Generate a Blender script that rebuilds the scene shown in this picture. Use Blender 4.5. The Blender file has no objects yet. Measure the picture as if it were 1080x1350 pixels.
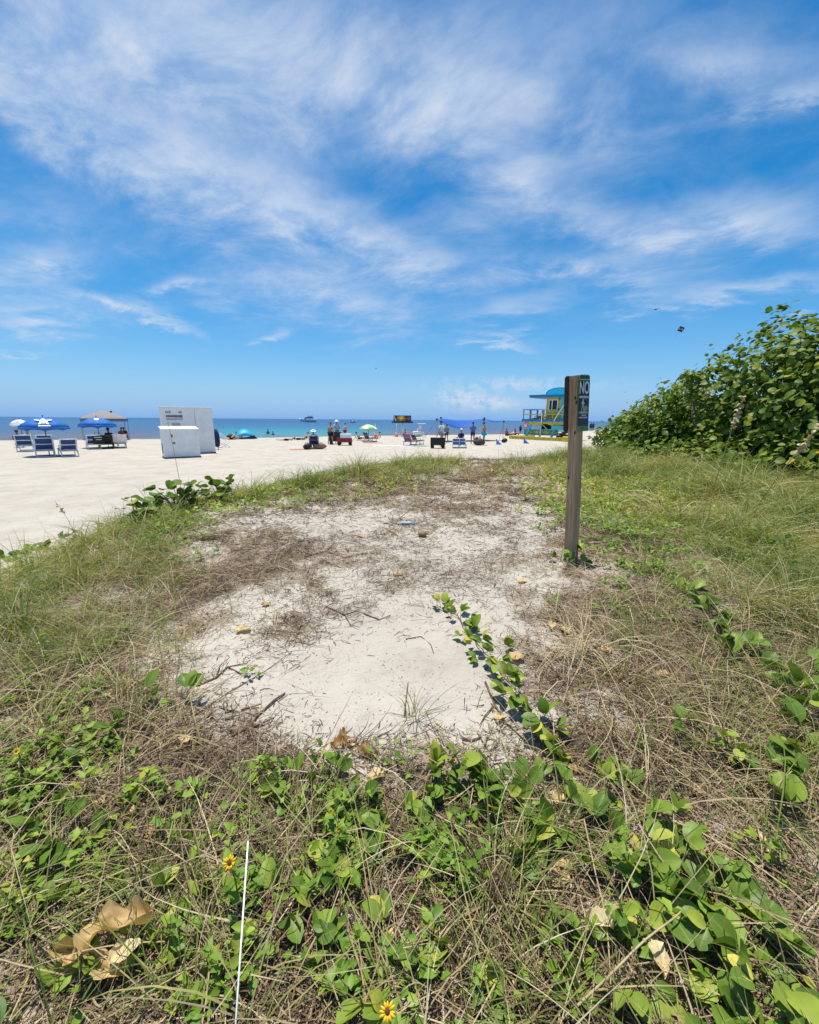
import bpy, bmesh, math, random
import numpy as np
from mathutils import Matrix, Vector, Quaternion

random.seed(7)
rng = np.random.default_rng(11)
SC = bpy.context.scene
COL = SC.collection
R_ = math.radians

# ------------------------------------------------------------------ camera
EYE = np.array([0.0, 0.0, 2.0])
F, PITCH, ROLL = 541.0, R_(12.66), R_(0.45)
cam_d = bpy.data.cameras.new('camera')
cam = bpy.data.objects.new('camera', cam_d)
COL.objects.link(cam)
SC.camera = cam
cam_d.sensor_fit = 'HORIZONTAL'
cam_d.sensor_width = 36.0
cam_d.lens = 36.0 * F / 1080.0
cam_d.clip_start, cam_d.clip_end = 0.05, 60000.0
CAM_M = Matrix.Rotation(math.pi / 2 - PITCH, 4, 'X') @ Matrix.Rotation(ROLL, 4, 'Z')
cam.matrix_world = Matrix.Translation(EYE) @ CAM_M
CR = np.array(CAM_M.to_3x3())

# ------------------------------------------------------------------ exposure
SC.view_settings.view_transform = 'Standard'
SC.view_settings.look = 'None'
SC.view_settings.exposure = 0.30
SC.view_settings.gamma = 1.0
SC.render.film_transparent = False
SC.cycles.max_bounces = 8
SC.cycles.transparent_max_bounces = 8
SC.cycles.sample_clamp_indirect = 8.0

# ------------------------------------------------------------------ sun
SUN = Vector((-0.10, 0.14, 0.98)).normalized()
sun_d = bpy.data.lights.new('sun', 'SUN')
sun_d.energy = 5.0
sun_d.angle = R_(0.53)
sun_d.color = (1.0, 0.955, 0.87)
sun = bpy.data.objects.new('sun', sun_d)
COL.objects.link(sun)
sun.rotation_euler = SUN.to_track_quat('Z', 'Y').to_euler()
SUN_EL = math.asin(SUN.z)
SUN_AZ = math.atan2(SUN.x, SUN.y)

# ------------------------------------------------------------------ node helper
class S:
    """a shader socket with arithmetic"""
    def __init__(s, t, o): s.t, s.o = t, o
    def _m(s, op, *a, clamp=False):
        n = s.t.nodes.new('ShaderNodeMath'); n.operation = op; n.use_clamp = clamp
        s.t.links.new(s.o, n.inputs[0])
        for i, v in enumerate(a):
            if isinstance(v, S): s.t.links.new(v.o, n.inputs[i + 1])
            else: n.inputs[i + 1].default_value = v
        return S(s.t, n.outputs[0])
    def __add__(s, b): return s._m('ADD', b)
    __radd__ = __add__
    def __mul__(s, b): return s._m('MULTIPLY', b)
    __rmul__ = __mul__
    def __sub__(s, b): return s._m('SUBTRACT', b)
    def __truediv__(s, b): return s._m('DIVIDE', b)
    def pow(s, b): return s._m('POWER', b)
    def max(s, b): return s._m('MAXIMUM', b)
    def min(s, b): return s._m('MINIMUM', b)
    def abs(s): return s._m('ABSOLUTE')
    def exp(s): return s._m('EXPONENT')
    def clamp(s): return s._m('ADD', 0.0, clamp=True)
    def ramp(s, a, b):
        n = s.t.nodes.new('ShaderNodeMapRange'); n.interpolation_type = 'SMOOTHSTEP'
        s.t.links.new(s.o, n.inputs[0]); n.inputs[1].default_value = a; n.inputs[2].default_value = b
        return S(s.t, n.outputs[0])

def nd(t, kind, **kw):
    n = t.nodes.new(kind)
    for k, v in kw.items():
        if k.startswith('i_'):
            i = n.inputs[int(k[2:])] if k[2:].isdigit() else n.inputs[k[2:].replace('_', ' ')]
            if isinstance(v, S): t.links.new(v.o, i)
            elif hasattr(v, 'node'): t.links.new(v, i)
            else: i.default_value = v
        else: setattr(n, k, v)
    return n

def noise(t, vec, scale, detail=4, rough=0.55, dist=0.0):
    n = nd(t, 'ShaderNodeTexNoise')
    n.inputs['Scale'].default_value = scale; n.inputs['Detail'].default_value = detail
    n.inputs['Roughness'].default_value = rough; n.inputs['Distortion'].default_value = dist
    if vec is not None: t.links.new(vec, n.inputs['Vector'])
    return S(t, n.outputs['Fac'])

def mixc(t, fac, a, b, mode='MIX'):
    n = nd(t, 'ShaderNodeMix', data_type='RGBA', blend_type=mode)
    for i, v in ((0, fac), (6, a), (7, b)):
        if isinstance(v, S): t.links.new(v.o, n.inputs[i])
        elif hasattr(v, 'node'): t.links.new(v, n.inputs[i])
        elif isinstance(v, (tuple, list)): n.inputs[i].default_value = (*v[:3], 1)
        else: n.inputs[i].default_value = v
    return n.outputs[2]

def ramp_c(t, fac, stops, interp='LINEAR'):
    n = nd(t, 'ShaderNodeValToRGB'); cr = n.color_ramp; cr.interpolation = interp
    while len(cr.elements) < len(stops): cr.elements.new(0.5)
    for e, (p, c) in zip(cr.elements, stops):
        e.position = p; e.color = (*c, 1)
    t.links.new(fac.o if isinstance(fac, S) else fac, n.inputs[0])
    return n.outputs[0]

# ------------------------------------------------------------------ pixels of the photograph -> places in the world
def ray(px, py):
    d = CR @ np.array([(px - 540.0) / F, -(py - 675.0) / F, -1.0])
    return d
def P(px, py, z=0.0):
    d = ray(px, py)
    return EYE + d * ((z - EYE[2]) / d[2])
def PD(px, py, depth):
    return EYE + ray(px, py) * depth
def proj(xyz):
    q = (np.asarray(xyz) - EYE) @ CR
    w = np.maximum(-q[..., 2], 1e-3)
    return np.stack([540 + F * q[..., 0] / w, 675 - F * q[..., 1] / w, -q[..., 2]], -1)

# ------------------------------------------------------------------ sky with cirrus
world = bpy.data.worlds.new('World')
SC.world = world
world.use_nodes = True
wt = world.node_tree
wt.nodes.clear()
def build_sky():
    t = wt
    out = nd(t, 'ShaderNodeOutputWorld'); bg = nd(t, 'ShaderNodeBackground')
    t.links.new(bg.outputs[0], out.inputs[0])
    sky = nd(t, 'ShaderNodeTexSky', sky_type='NISHITA', sun_disc=False, sun_elevation=SUN_EL,
             sun_rotation=SUN_AZ, altitude=0.0, air_density=1.0, dust_density=0.3, ozone_density=3.0)
    tc = nd(t, 'ShaderNodeTexCoord')
    hsv = nd(t, 'ShaderNodeHueSaturation', i_Color=sky.outputs[0], i_Saturation=SKY_SAT, i_Value=SKY_VAL, i_Hue=SKY_HUE)
    sx = nd(t, 'ShaderNodeSeparateXYZ', i_0=tc.outputs['Generated'])
    X, Y, Z = (S(t, o) for o in sx.outputs)
    az = S(t, nd(t, 'ShaderNodeMath', operation='ARCTAN2', i_0=X, i_1=Y).outputs[0])
    el = Z._m('ARCSINE')
    # drifting-sheet coordinates for the cloud texture
    k = 1.0 / 1.0
    den = Z.max(0.0) + 0.16
    u, v = X / den, Y / den
    cb = nd(t, 'ShaderNodeCombineXYZ', i_0=u, i_1=v, i_2=0.0)
    uv = cb.outputs[0]
    warp = noise(t, uv, 1.1, 2, 0.5)
    warp2 = noise(t, nd(t, 'ShaderNodeVectorMath', operation='ADD', i_0=uv, i_1=(7.3, 2.1, 0)).outputs[0], 1.1, 2, 0.5)
    ca, sa = math.cos(R_(24)), math.sin(R_(24))
    uu = u + warp * 0.5; vv = v + warp2 * 0.5
    a_ = uu * ca - vv * sa; b_ = uu * sa + vv * ca
    st = nd(t, 'ShaderNodeCombineXYZ', i_0=a_ * 1.0, i_1=b_ * 1.35, i_2=0.0).outputs[0]
    n1 = noise(t, st, 1.9, 6, 0.62, 0.1)
    st2 = nd(t, 'ShaderNodeCombineXYZ', i_0=a_ * 1.9, i_1=b_ * 2.5, i_2=3.0).outputs[0]
    n2 = noise(t, st2, 2.4, 6, 0.66, 0.1)
    # where the cloud banks lie (azimuth, elevation, half widths, slope, weight)
    azw = az + (warp - 0.5) * 0.22 + (n2 - 0.5) * 0.10
    elw = el + (warp2 - 0.5) * 0.16 + (n2 - 0.5) * 0.07
    tot = puff = None
    pos_w = nd(t, 'ShaderNodeCombineXYZ', i_0=azw, i_1=elw, i_2=0.0).outputs[0]
    pos_s = nd(t, 'ShaderNodeCombineXYZ', i_0=az, i_1=el, i_2=0.0).outputs[0]
    def ae(px, py):
        d = ray(px, py); d = d / np.linalg.norm(d)
        return np.array([math.atan2(d[0], d[1]), math.asin(d[2])])
    for (cx, cy, a, b, ang, w) in CLOUDS:
        c = ae(cx, cy); h = 2.0
        J = np.stack([(ae(cx + h, cy) - ae(cx - h, cy)) / (2 * h), (ae(cx, cy + h) - ae(cx, cy - h)) / (2 * h)], 1)
        an = R_(ang); A = np.array([[math.cos(an) / a, math.sin(an) / a], [-math.sin(an) / b, math.cos(an) / b]])
        _, sv_, Vt = np.linalg.svd(A @ np.linalg.inv(J))
        if np.linalg.det(Vt) < 0: Vt[1] *= -1
        mp = nd(t, 'ShaderNodeMapping', vector_type='TEXTURE', i_Vector=pos_s if cy > 480 else pos_w)
        mp.inputs['Location'].default_value = (c[0], c[1], 0)
        mp.inputs['Rotation'].default_value = (0, 0, math.atan2(Vt[0, 1], Vt[0, 0]))
        mp.inputs['Scale'].default_value = (2.1 / sv_[0], 2.1 / sv_[1], 1)
        gr = nd(t, 'ShaderNodeTexGradient', gradient_type='QUADRATIC_SPHERE'); t.links.new(mp.outputs[0], gr.inputs[0])
        m = nd(t, 'ShaderNodeMath', operation='MULTIPLY_ADD'); t.links.new(gr.outputs['Fac'], m.inputs[0])
        m.inputs[1].default_value = w * 1.5
        prev = puff if cy > 480 else tot
        if prev is not None: t.links.new(prev.o, m.inputs[2])
        else: m.inputs[2].default_value = 0.0
        if cy > 480: puff = S(t, m.outputs[0])
        else: tot = S(t, m.outputs[0])
    dens = tot * (n1.ramp(0.25, 0.72) * 0.85 + 0.25) * (n2.ramp(0.22, 0.75) * 0.75 + 0.45)
    thin = n1.ramp(0.35, 0.8) * el.ramp(0.08, 0.5) * 0.30
    n3 = noise(t, pos_s, 42.0, 5, 0.62)
    al = (dens * 0.95 + thin + puff * n3.ramp(0.36, 0.62) * 0.75)
    al = (S(t, (al * -1.35).exp().o) * -1.0 + 1.0).clamp()
    ccol = mixc(t, n2.ramp(0.3, 0.8), CLOUD_A, CLOUD_B)
    # pale air low over the sea
    low = ((el.max(0.0)) * -7.0).exp() * 0.85
    skyc = mixc(t, low, hsv.outputs[0], HORIZON_C)
    fin = mixc(t, al, skyc, ccol)
    t.links.new(fin, bg.inputs['Color'])
    bg.inputs['Strength'].default_value = SKY_STRENGTH
SKY_STRENGTH, SKY_SAT, SKY_VAL, SKY_HUE = 0.080, 1.48, 1.36, 0.495
CLOUD_A, CLOUD_B, HORIZON_C = (5.2, 6.6, 8.8), (7.6, 8.2, 9.1), (1.35, 4.2, 9.0)
CLOUDS = [(40, 70, 150, 90, 25, .9), (130, 195, 150, 42, 25, .75), (330, 262, 230, 40, 22, .95), (480, 318, 150, 30, 24, .8),
          (420, 385, 120, 42, 15, .75), (480, 110, 300, 95, 5, .80), (690, 230, 130, 45, 33, .7), (760, 300, 150, 35, 5, .45),
          (960, 305, 160, 28, -5, .8), (770, 362, 120, 18, 5, .75), (990, 384, 110, 13, -3, .8), (40, 352, 80, 14, -3, .85),
          (140, 394, 80, 9, 8, .9), (237, 425, 45, 8, 25, .8), (255, 373, 45, 7, -5, .65), (660, 442, 36, 6, 2, .8),
          (640, 412, 90, 10, -5, .35), (950, 55, 70, 45, 20, .75), (680, 90, 220, 70, 10, .45), (680, 507, 90, 8, 0, .8),
          (622, 528, 34, 10, 0, 1.5), (655, 532, 30, 7, 0, 1.2), (600, 520, 20, 6, 0, 1.0), (40, 300, 140, 32, 5, .4), (50, 405, 110, 18, 6, .6), (1040, 120, 70, 12, -8, .5),
          (180, 70, 220, 80, 15, .6), (30, 448, 30, 3, 2, .5), (362, 448, 16, 5, -5, .6), (1040, 420, 14, 3, 0, .6)]
build_sky()
world.cycles.sampling_method = 'NONE'
# ------------------------------------------------------------------ object helpers
def tag(o, label, cat, group=None, kind=None):
    if label: o['label'] = label
    if cat: o['category'] = cat
    if group: o['group'] = group
    if kind: o['kind'] = kind
    return o

def thing(name, label, cat, loc=(0, 0, 0), rotz=0.0, group=None):
    o = bpy.data.objects.new(name, None); COL.objects.link(o)
    o.empty_display_size = 0.1
    o.location = tuple(float(v) for v in loc); o.rotation_euler = (0, 0, rotz)
    return tag(o, label, cat, group)

def relink(o, parent):
    if parent is not None: o.parent = parent

class MB:
    """collects shapes and links them as one mesh"""
    def __init__(s): s.v, s.f, s.sm = [], [], []
    def add(s, vs, fs, smooth=False):
        k = len(s.v); s.v += [tuple(map(float, q)) for q in vs]
        s.f += [tuple(i + k for i in f) for f in fs]; s.sm += [smooth] * len(fs)
        return s
    def box(s, c, size, rz=0.0, M=None, taper=1.0):
        x, y, z = (q / 2 for q in size)
        pts = [(-x, -y, -z), (x, -y, -z), (x, y, -z), (-x, y, -z), (-x * taper, -y * taper, z), (x * taper, -y * taper, z), (x * taper, y * taper, z), (-x * taper, y * taper, z)]
        m = M if M is not None else Matrix.Rotation(rz, 3, 'Z')
        pts = [tuple(m @ Vector(p) + Vector(c)) for p in pts]
        return s.add(pts, [(3, 2, 1, 0), (4, 5, 6, 7), (0, 1, 5, 4), (1, 2, 6, 5), (2, 3, 7, 6), (3, 0, 4, 7)])
    def tube(s, pts, r, n=8, cap=True):
        pts = [Vector(p) for p in pts]; rs = r if isinstance(r, (list, tuple)) else [r] * len(pts)
        vs, fs = [], []
        for i, p in enumerate(pts):
            d = (pts[min(i + 1, len(pts) - 1)] - pts[max(i - 1, 0)])
            if d.length < 1e-9: d = Vector((0, 0, 1))
            d.normalize()
            a = d.cross(Vector((0, 0, 1)) if abs(d.z) < 0.9 else Vector((1, 0, 0))).normalized(); b = d.cross(a)
            for k in range(n):
                t = 2 * math.pi * k / n
                vs.append(p + a * math.cos(t) * rs[i] + b * math.sin(t) * rs[i])
        for i in range(len(pts) - 1):
            for k in range(n):
                k2 = (k + 1) % n
                fs.append((i * n + k, i * n + k2, (i + 1) * n + k2, (i + 1) * n + k))
        s.add(vs, fs, True)
        if cap:
            k0 = len(s.v) - len(vs)
            s.f += [tuple(k0 + k for k in range(n - 1, -1, -1)), tuple(k0 + (len(pts) - 1) * n + k for k in range(n))]; s.sm += [False, False]
        return s
    def ball(s, c, r, n=12, m=8, M=None):
        rx, ry, rz = r if isinstance(r, (tuple, list)) else (r, r, r)
        vs, fs = [], []
        for j in range(m + 1):
            ph = -math.pi / 2 + math.pi * j / m
            for k in range(n):
                t = 2 * math.pi * k / n
                p = Vector((rx * math.cos(ph) * math.cos(t), ry * math.cos(ph) * math.sin(t), rz * math.sin(ph)))
                if M is not None: p = M @ p
                vs.append(p + Vector(c))
        for j in range(m):
            for k in range(n):
                fs.append((j * n + k, j * n + (k + 1) % n, (j + 1) * n + (k + 1) % n, (j + 1) * n + k))
        return s.add(vs, fs, True)
    def lathe(s, prof, n=24, c=(0, 0, 0), mod=None, smooth=True):
        vs, fs = [], []
        for i, (r, z) in enumerate(prof):
            for k in range(n):
                t = 2 * math.pi * k / n
                rr, zz = (mod(t, r, z) if mod else (r, z))
                vs.append((c[0] + rr * math.cos(t), c[1] + rr * math.sin(t), c[2] + zz))
        for i in range(len(prof) - 1):
            for k in range(n):
                fs.append((i * n + k, i * n + (k + 1) % n, (i + 1) * n + (k + 1) % n, (i + 1) * n + k))
        return s.add(vs, fs, smooth)
    def prism(s, poly, M, depth):
        """flat outline (x, y) extruded by depth along local z, placed by the 4x4 matrix M"""
        n = len(poly)
        vs = [M @ Vector((x, y, 0)) for x, y in poly] + [M @ Vector((x, y, depth)) for x, y in poly]
        fs = [tuple(range(n - 1, -1, -1)), tuple(range(n, 2 * n))] + [(k, (k + 1) % n, n + (k + 1) % n, n + k) for k in range(n)]
        return s.add(vs, fs)
    def build(s, name, m, parent=None, bevel=0.0):
        me = bpy.data.meshes.new(name); me.from_pydata(s.v, [], s.f)
        me.polygons.foreach_set('use_smooth', s.sm); me.update()
        o = bpy.data.objects.new(name, me); COL.objects.link(o); me.materials.append(m); relink(o, parent)
        if bevel:
            b = o.modifiers.new('bevel', 'BEVEL'); b.width = bevel; b.segments = 2; b.limit_method = 'ANGLE'
        return o

def np_obj(name, V, Fq, m, parent=None, attrs=None, smooth=True):
    me = bpy.data.meshes.new(name)
    V = np.asarray(V, np.float32); Fq = np.asarray(Fq, np.int32); k = Fq.shape[1]
    me.vertices.add(len(V)); me.vertices.foreach_set('co', V.ravel())
    me.loops.add(Fq.size); me.loops.foreach_set('vertex_index', Fq.ravel())
    me.polygons.add(len(Fq)); me.polygons.foreach_set('loop_start', np.arange(0, Fq.size, k, dtype=np.int32))
    me.update(calc_edges=True)
    if not smooth: me.polygons.foreach_set('use_smooth', np.zeros(len(Fq), bool))
    for nm, a in (attrs or {}).items():
        at = me.attributes.new(nm, 'FLOAT', 'POINT'); at.data.foreach_set('value', np.asarray(a, np.float32))
    me.materials.append(m)
    o = bpy.data.objects.new(name, me); COL.objects.link(o); relink(o, parent)
    return o

def dup(root, loc, rotz, label, group=None, scale=1.0):
    r = root.copy(); COL.objects.link(r); r.location = loc; r.rotation_euler = (0, 0, rotz); r['label'] = label
    r.scale = (scale,) * 3
    if group: r['group'] = group
    for ch in list(root.children):
        c = ch.copy(); COL.objects.link(c); c.parent = r
        for g in ch.children:
            d = g.copy(); COL.objects.link(d); d.parent = c
    return r

# ------------------------------------------------------------------ noise in numpy
def _h(i, j, s):
    n = (i * 374761393 + j * 668265263 + s * 1442695041) & 0x7fffffff
    n = ((n ^ (n >> 13)) * 1274126177) & 0x7fffffff
    return ((n ^ (n >> 16)) & 0xffff) / 65535.0
def vnoise(x, y, s=0):
    x = np.asarray(x, float); y = np.asarray(y, float)
    xi = np.floor(x).astype(np.int64); yi = np.floor(y).astype(np.int64); fx = x - xi; fy = y - yi
    fx = fx * fx * (3 - 2 * fx); fy = fy * fy * (3 - 2 * fy)
    return (_h(xi, yi, s) * (1 - fx) + _h(xi + 1, yi, s) * fx) * (1 - fy) + (_h(xi, yi + 1, s) * (1 - fx) + _h(xi + 1, yi + 1, s) * fx) * fy
def fbm(x, y, s=0, o=4):
    r, a, t = 0, 1.0, 0
    for i in range(o):
        r = r + a * vnoise(x * 2 ** i, y * 2 ** i, s + i * 17); t += a; a *= 0.5
    return r / t
def sstep(a, b, x):
    t = np.clip((x - a) / (b - a), 0, 1); return t * t * (3 - 2 * t)

# ------------------------------------------------------------------ materials
MATS = {}
def new_mat(name):
    m = bpy.data.materials.new(name); m.use_nodes = True
    t = m.node_tree; b = t.nodes['Principled BSDF']
    return m, t, b
def paint(name, col, rough=0.5, var=0.12, scale=9.0, metal=0.0, bump=0.0, spec=0.4):
    """a plain coloured surface with a little wear"""
    if name in MATS: return MATS[name]
    m, t, b = new_mat(name)
    tc = nd(t, 'ShaderNodeTexCoord').outputs['Object']
    n = noise(t, tc, scale, 5, 0.6)
    dark = tuple(c * (1 - var) for c in col); light = tuple(min(1, c * (1 + var * 0.6)) for c in col)
    t.links.new(mixc(t, n.ramp(0.3, 0.7), dark, light), b.inputs['Base Color'])
    b.inputs['Roughness'].default_value = rough; b.inputs['Metallic'].default_value = metal
    b.inputs['Specular IOR Level'].default_value = spec
    if bump:
        bp = nd(t, 'ShaderNodeBump', i_Height=noise(t, tc, scale * 6, 3), i_Strength=bump); bp.inputs['Distance'].default_value = 0.01
        t.links.new(bp.outputs[0], b.inputs['Normal'])
    MATS[name] = m
    return m

def blade_mat(name, stops, rough=0.55, trans=0.3, spec=0.3, veins=None, spots=0.0, grad=None):
    """thin plant material: colour by the plant's own random value, light passing through"""
    m, t, b = new_mat(name)
    rn = nd(t, 'ShaderNodeAttribute', attribute_name='rnd').outputs['Fac']
    col = ramp_c(t, rn, stops)
    tc = nd(t, 'ShaderNodeTexCoord').outputs['Object']
    if grad:
        v = S(t, nd(t, 'ShaderNodeAttribute', attribute_name='v').outputs['Fac'])
        col = mixc(t, v.ramp(*grad[0]), grad[1], col)
    if veins:
        u = S(t, nd(t, 'ShaderNodeAttribute', attribute_name='u').outputs['Fac'])
        v = S(t, nd(t, 'ShaderNodeAttribute', attribute_name='v').outputs['Fac'])
        mid = (u.abs() * -1.0 + 0.09).ramp(0.0, 0.06)
        w = ((v * 7.0 - u.abs() * 1.6)._m('FRACT') - 0.5).abs()
        side = (w * -1.0 + 0.06).ramp(0.0, 0.06)
        col = mixc(t, (mid.max(side * 0.45) * 0.55), col, veins)
    if spots:
        n = noise(t, tc, 60.0, 3, 0.6)
        col = mixc(t, n.ramp(0.62, 0.74) * spots, col, (0.26, 0.16, 0.05))
    n2 = noise(t, tc, 23.0, 3, 0.5)
    col = mixc(t, n2.ramp(0.3, 0.7) * 0.35, col, mixc(t, 1.0, col, (0.6, 0.6, 0.6), 'MULTIPLY'))
    t.links.new(col, b.inputs['Base Color'])
    b.inputs['Roughness'].default_value = rough
    b.inputs['Specular IOR Level'].default_value = spec
    if trans:
        tr = nd(t, 'ShaderNodeBsdfTranslucent')
        t.links.new(mixc(t, 1.0, col, (1.25, 1.2, 0.55), 'MULTIPLY'), tr.inputs['Color'])
        mx = nd(t, 'ShaderNodeMixShader'); mx.inputs[0].default_value = trans
        t.links.new(b.outputs[0], mx.inputs[1]); t.links.new(tr.outputs[0], mx.inputs[2])
        t.links.new(mx.outputs[0], t.nodes['Material Output'].inputs['Surface'])
    return m

# ------------------------------------------------------------------ the ground: beach and dune in one sheet
EDGE_PX = [(-120, 880), (0, 780), (60, 752), (110, 728), (160, 700), (220, 672), (300, 652), (380, 638), (450, 624), (520, 612), (570, 607),
           (640, 606), (700, 604), (760, 602), (800, 600)]
EDGE = np.array([P(a, b, 0.5)[:2] for a, b in EDGE_PX])
EDGE = np.vstack([[(-6.5, -2.0)], [(-4.6, 1.2)], EDGE[1:], [(14.0, 22.0)], [(40.0, 26.0)]])
def edge_side(x, y):
    """signed distance to the dune's edge, positive on the dune"""
    x = np.asarray(x, float); y = np.asarray(y, float)
    d = np.full(x.shape, 1e9); sg = np.ones(x.shape)
    for (x0, y0), (x1, y1) in zip(EDGE[:-1], EDGE[1:]):
        dx, dy = x1 - x0, y1 - y0; L = dx * dx + dy * dy
        t = np.clip(((x - x0) * dx + (y - y0) * dy) / L, 0, 1)
        q = np.hypot(x - x0 - t * dx, y - y0 - t * dy)
        c = dx * (y - y0) - dy * (x - x0)
        m = q < d; d = np.where(m, q, d); sg = np.where(m, np.where(c < 0, 1.0, -1.0), sg)
    return d * sg
SHORE = [(-400, -100), (-120, 9), (-38.5, 39), (-20, 46.5), (-6, 56.4), (17.4, 68.7), (47.2, 106.8), (150, 260), (900, 1300)]
def shore_y(x): return np.interp(x, [p[0] for p in SHORE], [p[1] for p in SHORE])
def ground(x, y, fine=True):
    x = np.asarray(x, float); y = np.asarray(y, float)
    e = edge_side(x, y)
    dune = sstep(-1.6, 0.35, e)
    z = 0.5 * dune
    z = z + dune * (0.16 * (fbm(x * 0.35 + 3, y * 0.35, 5, 3) - 0.5) + 0.05 * (fbm(x * 1.6, y * 1.6, 9, 3) - 0.5))
    z = z + dune * 0.22 * sstep(3.0, 8.0, x) + 0.10 * np.exp(-((x - 2.5) / 1.6) ** 2 - ((y - 15.3) / 0.9) ** 2) * dune
    z = z - 0.05 * np.exp(-((x + 0.3) / 0.8) ** 2 - ((y - 2.6) / 1.6) ** 2)
    r = np.hypot(x, y)
    if fine:
        near = np.exp(-r / 9.0)
        z = z + near * (0.048 * (fbm(x * 5, y * 5, 21, 3) - 0.5) + 0.020 * (fbm(x * 22, y * 22, 31, 2) - 0.5))
        z = z + (1 - dune) * (0.035 * (fbm(x * 1.3, y * 1.3, 41, 2) - 0.5))
    sd = shore_y(x) - y
    z = z - 0.55 * sstep(5.0, -3.0, sd) - 3.0 * sstep(-3.0, -90.0, sd)
    return z
def gz(x, y): return float(ground(np.array([x]), np.array([y]))[0])
def G(px, py, z0=0.5):
    """the point of the ground seen at a pixel of the photograph"""
    p = P(px, py, z0)
    for _ in range(6):
        p = P(px, py, gz(p[0], p[1]))
    return Vector((p[0], p[1], gz(p[0], p[1])))

def spaced(segs):
    out = []
    for a, b, st in segs: out.append(np.arange(a, b, st))
    return np.unique(np.round(np.concatenate(out + [np.array([segs[-1][1]])]), 4))
gx = spaced([(-900, -200, 60), (-200, -60, 10), (-60, -12, 1.2), (-12, -4.5, 0.15), (-4.5, 4.5, 0.03), (4.5, 12, 0.12), (12, 60, 1.2), (60, 200, 10), (200, 900, 60)])
gy = spaced([(-300, -20, 25), (-20, 0.2, 0.8), (0.2, 3.2, 0.022), (3.2, 8, 0.045), (8, 20, 0.12), (20, 80, 0.6), (80, 200, 4), (200, 1400, 40)])
GX, GY = np.meshgrid(gx, gy)
GZ = ground(GX, GY)

# planting map: how thickly each kind of growth covers the dune, read off the photograph (columns 60 px apart, from x = 30)
ROWS = [600, 625, 645, 680, 720, 760, 800, 850, 900, 950, 1000, 1050, 1100, 1150, 1200, 1250, 1300, 1350]
MAP = dict(
    litter="""000000344433110000 000011455554310000 000034555555431111 000344323343545533 014777544335776533 346799744334888744 478985643335999966 689514410005899987 898622100003799988 899844100014689998 999866444444689998 888888777765789987 888888888876788776 777777777777777776 777777777777777777 777777777777777777 777777777777777777 777777777777777777""",
    green="""000000058600588886 000000334201256788 000133310000135788 006710000000035788 278800000000004577 997600000000001467 976400000000002456 654200000000043446 321100000000011345 221100000000001335 222110000111223336 333221121111221224 444333332222322223 444443332234433223 444443333355433223 444443333456532223 444443334445432223 444443334445432223""",
    straw="""000000002200222222 000011122221122222 000122211112123333 001200000000123333 001211000000223434 123441000000334445 235551000000345555 356610000000455566 356500000000466666 346500000000467776 345543222222466776 555554443333356765 555555555544455544 666666555555555444 666666555567655444 666666555668765444 666666556777765444 666666556777765444""",
    herb="""000000012200211100 000003542001334432 000134321001576532 000521000000577433 000410000000045332 010000000000034222 011000000000132111 111000000000001100 221001000000001000 342101000000000000 554210000000000000 555543344321000000 545554455543111110 434444444432111121 333333334332211222 333333333332222222 333333333333222222 333333333333222222""")
GRID = {k: np.array([[int(c) for c in row] for row in v.split()], float) / 9.0 for k, v in MAP.items()}
def cover(kind, x, y, z):
    q = proj(np.stack([x, y, z], -1))
    cx = np.clip((q[:, 0] - 30) / 60.0, 0, 16.999); ry = np.interp(q[:, 1], ROWS, np.arange(len(ROWS))); ry = np.clip(ry, 0, len(ROWS) - 1.001)
    i, j = cx.astype(int), ry.astype(int); fx, fy = cx - i, ry - j; g = GRID[kind]
    r = (g[j, i] * (1 - fx) + g[j, i + 1] * fx) * (1 - fy) + (g[j + 1, i] * (1 - fx) + g[j + 1, i + 1] * fx) * fy
    r = np.where(q[:, 2] < 0.05, 0.6, r)
    return r * (edge_side(x, y) > -0.9)
def patchy(c, x, y):
    """litter lies in drifts with bare sand between them"""
    f = sstep(.36, .64, .55 * fbm(x * 1.6 + 11, y * 1.6 + 4, 123, 3) + .45 * fbm(x * 5.5 + 3, y * 5.5, 19, 3)); return np.clip(c * (.40 + .85 * f) + sstep(.75, 1.0, c) * .2, 0, 1)
flat = np.stack([GX.ravel(), GY.ravel(), GZ.ravel()], -1)
hum = np.zeros(len(flat))
sel = (np.hypot(flat[:, 0], flat[:, 1]) < 30)
hum[sel] = np.maximum(patchy(cover('litter', flat[sel, 0], flat[sel, 1], flat[sel, 2]), flat[sel, 0], flat[sel, 1]), 0.9 * cover('green', flat[sel, 0], flat[sel, 1], flat[sel, 2]))
hum = hum * sstep(-1.0, 0.2, edge_side(flat[:, 0], flat[:, 1]))
wet = sstep(4.0, 0.5, shore_y(flat[:, 0]) - flat[:, 1])

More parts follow.
